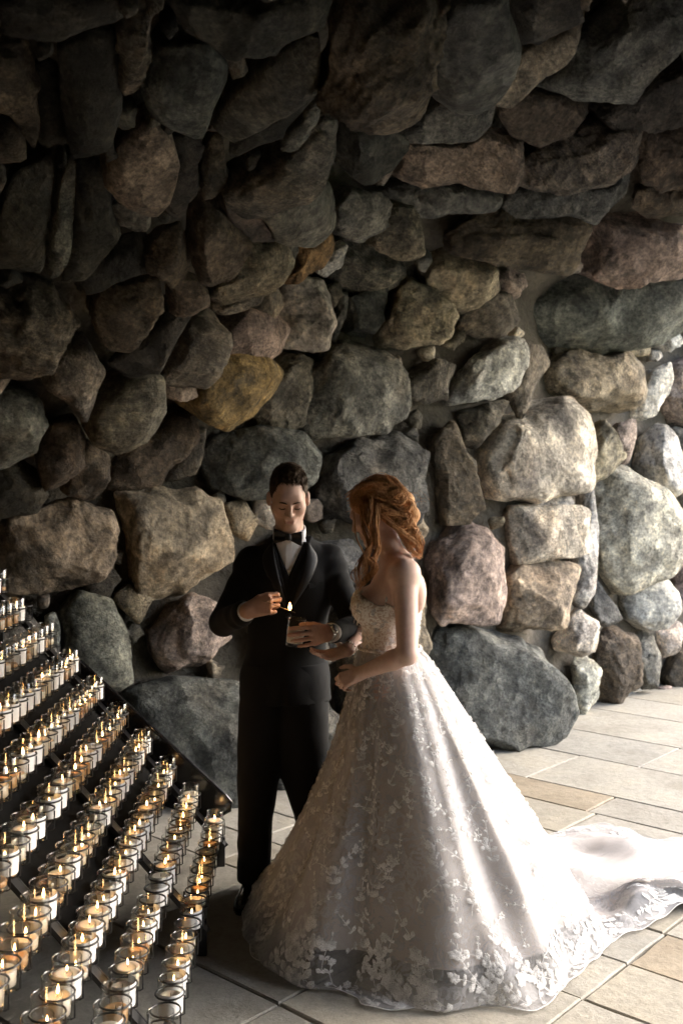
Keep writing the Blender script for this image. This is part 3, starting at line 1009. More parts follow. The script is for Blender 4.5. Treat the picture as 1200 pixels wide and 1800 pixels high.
def head_tint(V, c, R, s, base, lip):
    L = ((V - np.asarray(c)) @ R) / s
    col = np.tile(np.asarray(base, float), (len(V), 1))
    def blob(p, r):
        return np.exp(-(((L - np.asarray(p)) / np.asarray(r)) ** 2).sum(1))
    def mixto(w, tgt):
        nonlocal col
        w = np.clip(w, 0, 1)[:, None]; col = col * (1 - w) + np.asarray(tgt) * w
    mixto(1.3 * np.clip(blob((0, -0.089, -0.0735), (0.018, 0.022, 0.0070)), 0, 0.75), lip)
    for sx in (-1, 1):
        mixto(0.35 * blob((sx * 0.045, -0.07, -0.04), (0.022, 0.03, 0.02)), np.asarray(base) * [1.05, 0.8, 0.75])
        mixto(0.35 * blob((sx * 0.031, -0.090, -0.0165), (0.0165, 0.02, 0.0028)), (0.03, 0.02, 0.015))
        mixto(0.18 * blob((sx * 0.031, -0.088, -0.004), (0.02, 0.02, 0.012)), np.asarray(base) * [0.75, 0.62, 0.58])
        mixto(0.25 * blob((sx * 0.033, -0.093, 0.0145), (0.020, 0.02, 0.0042)), lip if lip[0] < 0.05 else (0.07, 0.04, 0.025))
        mixto(0.6 * blob((sx * 0.0105, -0.100, -0.0455), (0.005, 0.012, 0.003)), (0.08, 0.03, 0.025))
    return col

def hand_sdf(g, wrist, d, back, side, curls, s=1.0, spread=0.06, thumb=None, splay=None):
    """d: wrist->knuckle direction, back: out of the back of the hand, side: towards the thumb"""
    w = np.asarray(wrist, float); d = nrm(d); back = nrm(np.asarray(back) - d * (np.asarray(back) @ d))
    sd = np.cross(d, back); sd = sd if sd @ np.asarray(side) > 0 else -sd
    pl = 0.088 * s
    kn = []
    for i in range(4):
        lat = (0.030 - 0.0205 * i) * s
        kn.append(w + d * (pl - (0.0, -0.004, 0.002, 0.011)[i] * s) + sd * lat + back * (0.004 - 0.002 * abs(i - 1)) * s)
    for i in range(4):
        g.cap(w + sd * (0.018 - 0.012 * i) * s, kn[i], 0.0145 * s, 0.0108 * s, 0.012 * s)
    g.cap(w - d * 0.012 * s, w, 0.026 * s, 0.0235 * s, 0.012 * s, flat=(back, 1.35))
    ln = [(0.042, 0.026, 0.020), (0.046, 0.029, 0.021), (0.042, 0.027, 0.020), (0.033, 0.020, 0.018)]
    tips = []
    for i in range(4):
        p = kn[i]; ang = 0.0
        lat = (splay[i] if splay is not None else (1.5 - i) * spread)
        dd = nrm(d + sd * lat)
        rad = (0.0092, 0.0094, 0.0088, 0.0076)[i] * s
        for j in range(3):
            ang += curls[i][j]
            v = dd * math.cos(ang) - back * math.sin(ang)
            q = p + v * ln[i][j] * s
            r1 = rad * (1 - 0.09 * j); r2 = rad * (1 - 0.09 * (j + 1))
            g.cap(p, q, r1, r2, 0.0035 * s)
            p = q
        tips.append(p)
    if thumb is None: thumb = [(0.55, 0.75, -0.15), (0.8, 0.45, -0.3), (0.9, 0.25, -0.35)]
    p = w + sd * 0.020 * s + d * 0.012 * s - back * 0.004 * s
    for j, (a, b_, c_) in enumerate(thumb):
        v = nrm(d * a + sd * b_ + back * c_)
        q = p + v * (0.044, 0.032, 0.026)[j] * s
        g.cap(p, q, (0.0155, 0.0112, 0.0098)[j] * s, (0.0115, 0.0098, 0.0082)[j] * s, 0.008 * s if j == 0 else 0.004 * s)
        p = q
    return tips, p

def skin_material():
    m, nt, b = new_mat('skin')
    at = nd(nt, 'ShaderNodeVertexColor', layer_name='tint')
    tc = nd(nt, 'ShaderNodeTexCoord')
    n = nd(nt, 'ShaderNodeTexNoise', i_Scale=60.0, i_Detail=4.0); nt.links.new(tc.outputs['Object'], n.inputs['Vector'])
    c = mixc(nt, 0.35, at.outputs[0], ramp(nt, n.outputs[0], [(0.35, (0.82, 0.72, 0.68)), (0.6, (1.08, 1.05, 1.04))]), 'MULTIPLY')
    nt.links.new(c, b.inputs['Base Color'])
    b.inputs['Roughness'].default_value = 0.5
    b.inputs['Subsurface Weight'].default_value = 0.12
    b.inputs['Subsurface Radius'].default_value = (0.012, 0.005, 0.003)
    b.inputs['Subsurface Scale'].default_value = 0.6
    b.inputs['Specular IOR Level'].default_value = 0.35
    return m
SKIN = skin_material()

def cloth_material(name, col, rough=0.75, sheen=0.15, weave=900.0):
    m, nt, b = new_mat(name)
    tc = nd(nt, 'ShaderNodeTexCoord')
    n = nd(nt, 'ShaderNodeTexNoise', i_Scale=14.0, i_Detail=5.0); nt.links.new(tc.outputs['Object'], n.inputs['Vector'])
    c = ramp(nt, n.outputs[0], [(0.3, tuple(x * 0.8 for x in col)), (0.7, tuple(min(1, x * 1.15) for x in col))])
    nt.links.new(c, b.inputs['Base Color'])
    b.inputs['Roughness'].default_value = rough
    b.inputs['Sheen Weight'].default_value = sheen
    b.inputs['Specular IOR Level'].default_value = 0.25
    w = nd(nt, 'ShaderNodeTexNoise', i_Scale=weave, i_Detail=2.0); nt.links.new(tc.outputs['Object'], w.inputs['Vector'])
    bump(nt, w.outputs[0], b, 0.12, 0.001)
    return m
WOOL = cloth_material('black_wool', (0.0042, 0.0045, 0.0055), 0.85, 0.01)
SATIN = simple('black_satin', (0.006, 0.006, 0.007), 0.5, spec=0.4)
SHIRT = cloth_material('white_shirt', (0.72, 0.73, 0.76), 0.7, 0.1)
LEATHER = simple('black_patent_leather', (0.008, 0.008, 0.008), 0.16, spec=0.6)
STEEL = simple('watch_steel', (0.55, 0.55, 0.53), 0.25, 1.0)

def hair_material(name, dark, light):
    m, nt, b = new_mat(name)
    tc = nd(nt, 'ShaderNodeTexCoord')
    mp = nd(nt, 'ShaderNodeMapping'); mp.inputs['Scale'].default_value = (60, 60, 22); nt.links.new(tc.outputs['Object'], mp.inputs['Vector'])
    n = nd(nt, 'ShaderNodeTexNoise', i_Scale=2.0, i_Detail=5.0); nt.links.new(mp.outputs[0], n.inputs['Vector'])
    oi = nd(nt, 'ShaderNodeVertexColor', layer_name='tint')
    c = ramp(nt, n.outputs[0], [(0.3, dark), (0.7, light)])
    nt.links.new(c, b.inputs['Base Color'])
    b.inputs['Roughness'].default_value = 0.6
    b.inputs['Specular IOR Level'].default_value = 0.3
    b.inputs['Specular Tint'].default_value = (*[min(1, x * 2.2 + 0.25) for x in light], 1)
    bump(nt, n.outputs[0], b, 0.5, 0.004)
    return m
BROWN_HAIR = hair_material('brown_hair', (0.022, 0.014, 0.009), (0.085, 0.055, 0.034))
GINGER = hair_material('ginger_hair', (0.25, 0.105, 0.046), (0.64, 0.34, 0.155))

# ------------------------------------------------------------------ the man in the dark suit
GD = 4.1
hc = np.array([-0.214, 4.035, 1.645]); hR = rot_from(nrm((0.12, -1.0, -0.46)))
g = Grid((-0.64, 3.66, 0.0), (0.12, 4.36, 1.80), 0.0042)
head_sdf(g, hc, hR, 0.98)
# neck and torso under the clothes
g.cap((-0.212, 4.115, 1.44), (-0.215, 4.085, 1.56), 0.062, 0.056, 0.03)
g.loft([(0.86, -0.235, 4.13, 0.13, 0.085), (1.0, -0.23, 4.13, 0.135, 0.085), (1.15, -0.222, 4.13, 0.13, 0.085), (1.32, -0.212, 4.13, 0.15, 0.088), (1.41, -0.21, 4.14, 0.13, 0.06), (1.46, -0.21, 4.125, 0.06, 0.055)], 0.02)
r_sh = np.array([-0.372, 4.13, 1.380]); r_el = np.array([-0.482, 4.06, 1.130]); r_wr = P(437, 1073, 3.83)
l_sh = np.array([-0.056, 4.13, 1.388]); l_el = np.array([0.060, 4.06, 1.105]); l_wr = P(575, 1113, 3.83)
for sh, el_, wr in ((r_sh, r_el, r_wr), (l_sh, l_el, l_wr)):
    g.cap(np.array([-0.21, 4.13, 1.38]) * .4 + sh * .6, sh, 0.05, 0.05, 0.02)
    g.cap(sh, el_, 0.046, 0.038, 0.015); g.cap(el_, wr, 0.038, 0.026, 0.012)
r_hip = np.array([-0.315, 4.13, 0.90]); l_hip = np.array([-0.155, 4.13, 0.90])
r_kn = np.array([-0.345, 4.11, 0.49]); l_kn = np.array([-0.135, 4.14, 0.49])
r_an = np.array([-0.362, 4.14, 0.09]); l_an = np.array([-0.11, 4.2, 0.09])
for a, b, c in ((r_hip, r_kn, r_an), (l_hip, l_kn, l_an)):
    g.cap(a, b, 0.072, 0.05, 0.02); g.cap(b, c, 0.047, 0.032, 0.015)
    g.cap(c, c + np.array([-0.012, -0.10, -0.052]), 0.026, 0.020, 0.010)
# right hand pinches the lighting stick, back of the hand to the camera
hand_sdf(g, r_wr, (0.86, -0.12, 0.30), (-0.15, -1.0, 0.25), (0, 0, 1),
         [(0.75, 0.9, 0.5), (0.85, 1.0, 0.6), (0.95, 1.1, 0.6), (1.05, 1.1, 0.6)], 1.0, 0.03,
         thumb=[(0.85, 0.45, -0.35), (0.95, 0.10, -0.45), (0.95, -0.15, -0.3)])
# left hand wraps the front of the jar
JAR_C = P(517, 1111, 3.805)
ltips, _ = hand_sdf(g, l_wr, (-0.66, -0.74, 0.02), (0.66, -0.72, 0.16), (0, 0, 1),
         [(0.42, 0.62, 0.45), (0.40, 0.62, 0.45), (0.42, 0.66, 0.45), (0.50, 0.70, 0.45)], 1.0, 0.02,
         thumb=[(0.35, 0.40, -0.85), (0.30, 0.15, -0.95), (0.10, 0.05, -0.98)], splay=(0.06, 0.0, -0.06, -0.14))
V, F = g.mesh(); V = relax(V, F, 1, 0.35)
gcol = head_tint(V, hc, hR, 0.98, (0.56, 0.38, 0.30), (0.42, 0.215, 0.175))
Lh = ((V - hc) @ hR) / 0.98
stub = np.clip(1.5 * np.exp(-((Lh[:, 2] + 0.095) / 0.04) ** 2), 0, 1) * (Lh[:, 1] < 0.0) * (V[:, 2] > 1.45)
gcol = gcol * (1 - 0.10 * stub[:, None])
hand_zone = (V[:, 2] < 1.35)
gcol[hand_zone] *= [0.96, 0.86, 0.80]
man_loc = (-0.235, 4.13, 0)
man = fast_mesh_obj('person', V, F, SKIN, None, man_loc, gcol)
tag(man, 'man in black suit and bow tie looking down, lighting a candle with a stick', 'person')

# hair: short, swept, faded sides
g = Grid(hc - 0.17, hc + 0.17, 0.0032)
T = lambda p: hc + hR @ (np.asarray(p, float) * 0.98)
def hair_fn(X):
    L = ((X - hc.astype(np.float32)) @ hR.astype(np.float32)) / 0.98
    q = L - np.array([0, 0.018, 0.032], np.float32)
    r = np.array([0.076, 0.097, 0.090], np.float32)
    thick = 0.003 + 0.009 * np.clip((L[..., 2] - 0.05) / 0.07, 0, 1) * np.clip(1.1 - (L[..., 1] + 0.02) * 2, 0.5, 1.3)
    k0 = np.linalg.norm(q / r, axis=-1); k1 = np.linalg.norm(q / (r * r), axis=-1) + 1e-9
    d = k0 * (k0 - 1) / k1 - thick
    w = L * np.array([140, 35, 60], np.float32)
    d = d + 0.0022 * noise3(w, 4) * np.clip(thick / 0.008, 0, 1) + 0.002 * noise3(L * 90, 9)
    x, y, z = L[..., 0], L[..., 1], L[..., 2]
    # hairline: front above the forehead, temples, round the ear, nape
    line = np.where(y < -0.03, 0.062 - 0.35 * np.maximum(0, np.abs(x) - 0.035), 0)
    side = np.interp(y, [-0.12, -0.055, -0.035, -0.02, 0.02, 0.035, 0.07, 0.12], [0.066, 0.060, 0.034, 0.0, 0.012, -0.02, -0.055, -0.06])
    front = 0.089 - 4.0 * np.maximum(0, np.abs(x) - 0.044) ** 1.0 * 0.5
    cut = np.where(y < -0.045, np.where(np.abs(x) < 0.056, front, side), side) - z
    return np.maximum(d, cut)
g.put(hc - 0.16, hc + 0.16, hair_fn, 0.0)
V, F = g.mesh(); V = relax(V, F, 1, 0.3)
mhair = fast_mesh_obj('hair', V, F, BROWN_HAIR, man, hc)
rg = np.random.default_rng(8); fib = MB()
for k in rg.choice(len(V), 2600, replace=False):
    p = V[k]; Lp = ((p - hc) @ hR) / 0.98
    topf = np.clip((Lp[2] - 0.04) / 0.06, 0, 1)
    n = nrm(hR @ ((Lp - np.array([0, 0.018, 0.032])) / np.array([0.076, 0.097, 0.09]) ** 2))
    sw = hR @ np.array([0.5 * (0.6 + Lp[0] * 4), -0.9 if Lp[1] < 0.03 else 0.5, 0.1 if topf > 0 else -0.9])
    sw = sw + rg.normal(size=3) * 0.25
    t = nrm(sw - n * (sw @ n)); l = 0.006 + 0.013 * topf
    fib.tube([p - n * 0.001, p + t * l * 0.5 + n * (0.0008 + 0.0022 * topf), p + t * l + n * (0.0006 + 0.0022 * topf)], [0.0009, 0.0008, 0.0003], 3, cap=False)
fib.build('hair_strands', BROWN_HAIR, mhair, loc=tuple(hc))['kind'] = 'stuff'

# eyebrows and lashes
for sx in (-1, 1):
    m = MB(); m.tube(catmull([T((sx * 0.012, -0.0905, 0.0085)), T((sx * 0.030, -0.0915, 0.0145)), T((sx * 0.050, -0.076, 0.0095))], 9), [0.003, 0.0042, 0.0046, 0.0046, 0.0044, 0.004, 0.0034, 0.0026, 0.0014], 6, flat=0.7)
    m.build('eyebrow', BROWN_HAIR, man, loc=T((sx * .03, -.09, .012)))
    m = MB(); m.tube(catmull([T((sx * 0.0175, -0.0845, -0.0135)), T((sx * 0.025, -0.0885, -0.0160)), T((sx * 0.036, -0.0880, -0.0160)), T((sx * 0.0455, -0.080, -0.0120))], 10), [0.0008, 0.0014, 0.0018, 0.002, 0.002, 0.002, 0.002, 0.0018, 0.0014, 0.0008], 5)
    m.build('eyelash', BROWN_HAIR, man, loc=T((sx * .03, -.09, -.015)))

# jacket
torso_keys = [(0.80, -0.232, 4.13, 0.192, 0.128), (0.90, -0.233, 4.13, 0.186, 0.132), (1.02, -0.230, 4.13, 0.163, 0.122), (1.12, -0.224, 4.13, 0.163, 0.122),
              (1.24, -0.216, 4.13, 0.183, 0.130), (1.33, -0.213, 4.13, 0.190, 0.128), (1.39, -0.213, 4.128, 0.168, 0.106), (1.435, -0.210, 4.12, 0.125, 0.088), (1.485, -0.210, 4.105, 0.078, 0.080)]
def wrinkle(X, a=0.006, s=(9, 9, 13), seed=2): return a * noise3(X * np.array(s, np.float32), seed) + 0.003 * noise3(X * np.array((22, 22, 9), np.float32), 5)
g = Grid((-0.66, 3.70, 0.74), (0.16, 4.34, 1.56), 0.005)
torso = g.loft(torso_keys, 0.01, fold=lambda X: wrinkle(X))
def front_y(x, z, off=0.0):
    cx, cy_, rx, ry = torso(z)
    u = np.clip((x - cx) / rx, -0.98, 0.98)
    return cy_ - ry * np.sqrt(1 - u * u) - off
for sh, el_, wr, sx in ((r_sh, r_el, r_wr, -1), (l_sh, l_el, l_wr, 1)):
    e2 = el_ + (wr - el_) * 0.80
    g.cap(sh * 0.75 + np.array([-0.21, 4.13, 1.36]) * 0.25, sh + np.array([sx * 0.006, 0, -0.012]), 0.054, 0.058, 0.045)
    def slv(a, b, ra, rb, seed):
        lo = np.minimum(a, b) - ra - 0.02; hi = np.maximum(a, b) + ra + 0.02
        ab = (b - a).astype(np.float32); L = float(np.linalg.norm(ab))
        def fn(X):
            t = np.clip(((X - a.astype(np.float32)) @ ab) / (ab @ ab), 0, 1)
            d = np.linalg.norm(X - a.astype(np.float32) - t[..., None] * ab, axis=-1) - (ra + (rb - ra) * t)
            ring = 0.0055 * np.sin(t * L * 80 + 3.5 * noise3(X * 11, seed)) * np.exp(-((t - (0.92 if seed % 2 else 0.1)) / 0.4) ** 2) * (0.6 + 0.6 * noise3(X * 9, seed + 4)) + 0.006 * noise3(X * np.array((10, 10, 10), np.float32), seed + 8)
            return d + ring
        g.put(lo, hi, fn, 0.022)
    slv(sh, el_, 0.060, 0.054, 3 + sx); slv(el_, e2, 0.055, 0.044, 6 + sx)
# V opening down the front
def vcut(X):
    x, y, z = X[..., 0], X[..., 1], X[..., 2]
    cxl = -0.222 + 0.02 * (z - 1.2)
    w = np.interp(z, [1.16, 1.20, 1.44, 1.50], [-0.01, 0.0, 0.062, 0.085])
    d = np.abs(x - cxl - 0.012) - w
    return np.maximum(d, y - (np.interp(z, [1.1, 1.35, 1.46, 1.5], [4.055, 4.04, 4.08, 4.14])))
g.put((-0.34, 3.9, 1.14), (-0.08, 4.14, 1.5), vcut, 0.004, 'sub')
# collar hole
g.cap((-0.213, 4.10, 1.44), (-0.214, 4.065, 1.56), 0.064, 0.075, 0.006, 'sub')
# front closing line below the button and the vent of the hem
g.cap((-0.236, 3.985, 0.74), (-0.230, 3.985, 0.93), 0.03, 0.004, 0.01, 'sub')
V, F = g.mesh(); V = relax(V, F, 1, 0.4)
jacket = fast_mesh_obj('jacket', V, F, WOOL, man, man_loc)
m = MB(); m.box((-0.132, float(front_y(-0.132, 1.285, 0.003)), 1.285), (-0.075, float(front_y(-0.075, 1.292, 0.003)), 1.292), 0.006, 0.020, up=(0, 0, 1)); m.build('breast_pocket', WOOL, jacket, False, loc=(-0.1, 4.0, 1.29))

def strip(L, R_, off, mat, name, parent, n=14):
    """cloth patch lying on the chest between two edges (lists of (x, z))"""
    A = catmull([(x, 0, z) for x, z in L], n); B = catmull([(x, 0, z) for x, z in R_], n)
    Vs = []; m = 7
    for i in range(n):
        for j in range(m):
            t = j / (m - 1); p = A[i] * (1 - t) + B[i] * t
            o = off + 0.004 * math.sin(math.pi * t)
            Vs.append((p[0], float(front_y(p[0], p[2], o)), p[2]))
    Vs2 = [(x, y + 0.006, z) for x, y, z in Vs]
    Fs = []
    for i in range(n - 1):
        for j in range(m - 1):
            a = i * m + j; Fs.append((a, a + 1, a + m + 1, a + m)); b = a + n * m; Fs.append((b, b + m, b + m + 1, b + 1))
    rim = [i * m for i in range(n)] + [(n - 1) * m + j for j in range(1, m)] + [i * m + m - 1 for i in range(n - 2, -1, -1)] + [j for j in range(m - 2, 0, -1)]
    for a, b in zip(rim, rim[1:] + rim[:1]): Fs.append((a, b, b + n * m, a + n * m))
    return mesh_obj(name, Vs + Vs2, Fs, mat, parent, loc=tuple(np.mean(Vs, 0)))
strip([(-0.278, 1.463), (-0.268, 1.40), (-0.244, 1.30), (-0.217, 1.195)], [(-0.296, 1.445), (-0.322, 1.392), (-0.292, 1.31), (-0.221, 1.19)], 0.005, SATIN, 'lapel', jacket)
strip([(-0.136, 1.463), (-0.145, 1.40), (-0.170, 1.30), (-0.205, 1.195)], [(-0.124, 1.445), (-0.096, 1.392), (-0.124, 1.31), (-0.202, 1.19)], 0.005, SATIN, 'lapel', jacket)
m = MB()
for zb in (1.165,):
    v, f = lathe([(0.001, 0.004), (0.010, 0.004), (0.0115, 0.001), (0.0115, -0.002), (0.001, -0.002)], 12)
    v = v[:, [0, 2, 1]] * [1, -1, 1]
    m.add(v + [-0.213, float(front_y(-0.213, zb, 0.002)), zb], f)
m.build('button', SATIN, jacket, loc=(-0.213, 3.99, 1.165))

# waistcoat and shirt front
def chest_shell(name, mat, off, zlo, zhi, wfun, parent, ylo=None):
    n, mm = 34, 25; Vs = []
    for i in range(n):
        z = zlo + (zhi - zlo) * i / (n - 1); w = wfun(z)
        for j in range(mm):
            x = -0.214 + w * (2 * j / (mm - 1) - 1)
            Vs.append((x, float(front_y(x, z, -off)), z))
    Vs = np.array(Vs); Fs = []
    for i in range(n - 1):
        for j in range(mm - 1):
            a = i * mm + j; Fs.append((a, a + 1, a + mm + 1, a + mm))
    o = mesh_obj(name, Vs, Fs, mat, parent, loc=tuple(Vs.mean(0)))
    s = o.modifiers.new('thick', 'SOLIDIFY'); s.thickness = 0.005; s.offset = 0
    return o
shirt = chest_shell('shirt', SHIRT, 0.020, 1.18, 1.475, lambda z: np.interp(z, [1.18, 1.36, 1.475], [0.10, 0.095, 0.066]), man)
# waistcoat with its own deeper V
def vest_side(sx):
    n, mm = 20, 9; Vs = []
    for i in range(n):
        z = 1.10 + 0.36 * i / (n - 1)
        inner = np.interp(z, [1.10, 1.318, 1.44, 1.47], [-0.004, -0.003, 0.050, 0.062]); outer = 0.115 - 0.03 * (z > 1.4)
        for j in range(mm):
            x = -0.212 + sx * (inner + (max(outer, inner + 0.01) - inner) * j / (mm - 1))
            Vs.append((x, float(front_y(x, z, -0.012)), z))
    Fs = [(i * mm + j, i * mm + j + 1, (i + 1) * mm + j + 1, (i + 1) * mm + j) for i in range(n - 1) for j in range(mm - 1)]
    o = mesh_obj('waistcoat', Vs, Fs, WOOL, man, loc=(-0.21 + sx * 0.05, 4.02, 1.28))
    s = o.modifiers.new('thick', 'SOLIDIFY'); s.thickness = 0.005; s.offset = 0
vest_side(-1); vest_side(1)
# placket and studs
m = MB(); m.box((-0.213, float(front_y(-0.213, 1.22, -0.0135)), 1.22), (-0.213, float(front_y(-0.213, 1.46, -0.0135)), 1.46), 0.024, 0.003, up=(0, -1, 0))
m.build('placket', SHIRT, shirt, False, loc=(-0.213, 4.02, 1.34))
for zb in (1.29, 1.345, 1.40):
    v, f = lathe([(0.0005, 0.003), (0.0045, 0.0025), (0.0055, 0), (0.0055, -0.003)], 10)
    v = v[:, [0, 2, 1]] * [1, -1, 1]
    mesh_obj('shirt_stud', v + [-0.213, float(front_y(-0.213, zb, -0.0135)), zb], f, SHIRT, shirt, loc=(-0.213, 4.02, zb))
# collar: band and two wings
ncx, ncy = -0.214, 4.085
m = MB()
pts = [(ncx + 0.068 * math.sin(a), ncy - 0.062 * math.cos(a) + 0.01, 1.497 - 0.022 * math.cos(a)) for a in np.linspace(-math.pi * 0.985, math.pi * 0.985, 40)]
v = []
for p in pts:
    q = np.array(p); r = nrm(q - [ncx, ncy, q[2]]) * [1, 1, 0]
    v += [q - [0, 0, 0.016], q + [0, 0, 0.020], q + [0, 0, 0.021] - r * 0.005, q - [0, 0, 0.016] - r * 0.005]
f = []
for i in range(len(pts) - 1):
    for k in range(4): f.append((i * 4 + k, i * 4 + (k + 1) % 4, i * 4 + 4 + (k + 1) % 4, i * 4 + 4 + k))
collar = mesh_obj('collar', v, f, SHIRT, man, loc=(ncx, ncy, 1.49))
for sx in (-1, 1):
    a = np.array([ncx + sx * 0.006, 4.018, 1.487]); b = np.array([ncx + sx * 0.062, 4.045, 1.512]); c = np.array([ncx + sx * 0.062, 4.028, 1.470]); d = np.array([ncx + sx * 0.026, 4.010, 1.452])
    t = np.array([0, 0.004, 0])
    mesh_obj('collar_wing', [a, b, c, d, a + t, b + t, c + t, d + t], [(0, 1, 2, 3), (7, 6, 5, 4), (0, 4, 5, 1), (1, 5, 6, 2), (2, 6, 7, 3), (3, 7, 4, 0)], SHIRT, collar, smooth=False, loc=a)
# bow tie
g = Grid((-0.31, 3.94, 1.42), (-0.11, 4.06, 1.54), 0.0028)
bc = P(507, 944, 4.0)
for sx, dz, L in ((-1, 0.004, 0.060), (1, -0.008, 0.056)):
    for k, t in ((0, 0.0), (1, 0.5), (2, 1.0)):
        pass
    e = bc + np.array([sx * L, 0.006, dz])
    def wing(X, sx=sx, L=L, dz=dz):
        q = X - bc.astype(np.float32)
        u = q[..., 0] * sx / L
        hgt = np.interp(u, [0, 0.15, 0.5, 0.85, 1.0], [0.010, 0.014, 0.022, 0.029, 0.030])
        zz = q[..., 2] - dz * u
        dd = np.maximum(np.abs(zz) - hgt, np.abs(q[..., 1] - 0.004 - 0.004 * np.cos(zz * 190)) - 0.0045)
        return np.maximum(dd, np.maximum(-u, u - 1) * L)
    g.put(bc - 0.075, bc + 0.075, wing, 0.004)
g.ell(bc + [0, -0.004, 0], (0.012, 0.011, 0.015), None, 0.004)
V, F = g.mesh(); V = relax(V, F, 2, 0.5)
fast_mesh_obj('bow_tie', V, F, SATIN, man, bc)

# cuffs
for el_, wr in ((r_el, r_wr), (l_el, l_wr)):
    d = nrm(wr - el_); a = wr - d * 0.062; b = wr - d * 0.016
    v, f = tube_mesh([a, b, b + d * 0.0005, b - d * 0.004, a], [0.039, 0.0375, 0.0350, 0.0345, 0.034], 28, cap=False)
    mesh_obj('shirt_cuff', v, f, SHIRT, man, loc=tuple(b))
# wrist watch on the left wrist
d = nrm(l_wr - l_el); wc = l_wr - d * 0.004
sidev = nrm(np.cross(d, (0, 0, 1))); upv = np.cross(sidev, d)
watch = empty('watch', tuple(wc)); set_parent(watch, man)
for k in range(22):
    a = 2 * math.pi * k / 22
    r = nrm(sidev * math.cos(a) + upv * math.sin(a)); c = wc + r * 0.0315
    m = MB(); m.box(c - d * 0.010, c + d * 0.010, 0.0078, 0.004, up=r)
    m.build('watch_link', STEEL, watch, False, loc=tuple(c))
face_dir = nrm(np.array([0.1, -0.9, 0.35]) - d * (np.array([0.1, -0.9, 0.35]) @ d))
v, f = lathe([(0.0005, 0.0105), (0.0165, 0.0105), (0.0195, 0.007), (0.0195, 0.0), (0.001, 0.0)], 24)
Rw = np.stack([d, np.cross(face_dir, d), face_dir], 1)
mesh_obj('watch_case', v @ Rw.T + wc + face_dir * 0.029, f, STEEL, watch, loc=tuple(wc + face_dir * 0.03))
v, f = lathe([(0.0005, 0.0112), (0.0145, 0.0112), (0.0145, 0.0108)], 24)
mesh_obj('watch_dial', v @ Rw.T + wc + face_dir * 0.029, f, SATIN, watch, loc=tuple(wc + face_dir * 0.04))

# trousers
g = Grid((-0.50, 3.95, 0.06), (0.06, 4.36, 1.02), 0.005)
def crease(seed):
    return lambda X: 0.0045 * noise3(X * np.array((11, 11, 13), np.float32), seed) + 0.004 * noise3(X * np.array((16, 16, 24), np.float32), seed + 1) * np.exp(-((X[..., 2] - 0.12) / 0.12) ** 2)
g.loft([(0.045, -0.366, 4.135, 0.070, 0.102), (0.14, -0.362, 4.14, 0.071, 0.095), (0.3, -0.355, 4.13, 0.072, 0.085), (0.49, -0.342, 4.11, 0.086, 0.090), (0.7, -0.322, 4.12, 0.104, 0.104), (0.88, -0.31, 4.13, 0.108, 0.118), (0.96, -0.29, 4.13, 0.11, 0.118)], 0.02, fold=crease(5))
g.loft([(0.045, -0.110, 4.205, 0.070, 0.095), (0.14, -0.112, 4.20, 0.069, 0.09), (0.3, -0.122, 4.17, 0.072, 0.085), (0.49, -0.155, 4.14, 0.098, 0.092), (0.7, -0.165, 4.13, 0.112, 0.104), (0.88, -0.16, 4.13, 0.108, 0.118), (0.96, -0.175, 4.13, 0.11, 0.118)], 0.02, fold=crease(8))
g.loft([(0.84, -0.235, 4.13, 0.17, 0.115), (1.0, -0.23, 4.13, 0.155, 0.108)], 0.03)
V, F = g.mesh(); V = relax(V, F, 1, 0.4)
fast_mesh_obj('trousers', V, F, WOOL, man, man_loc)
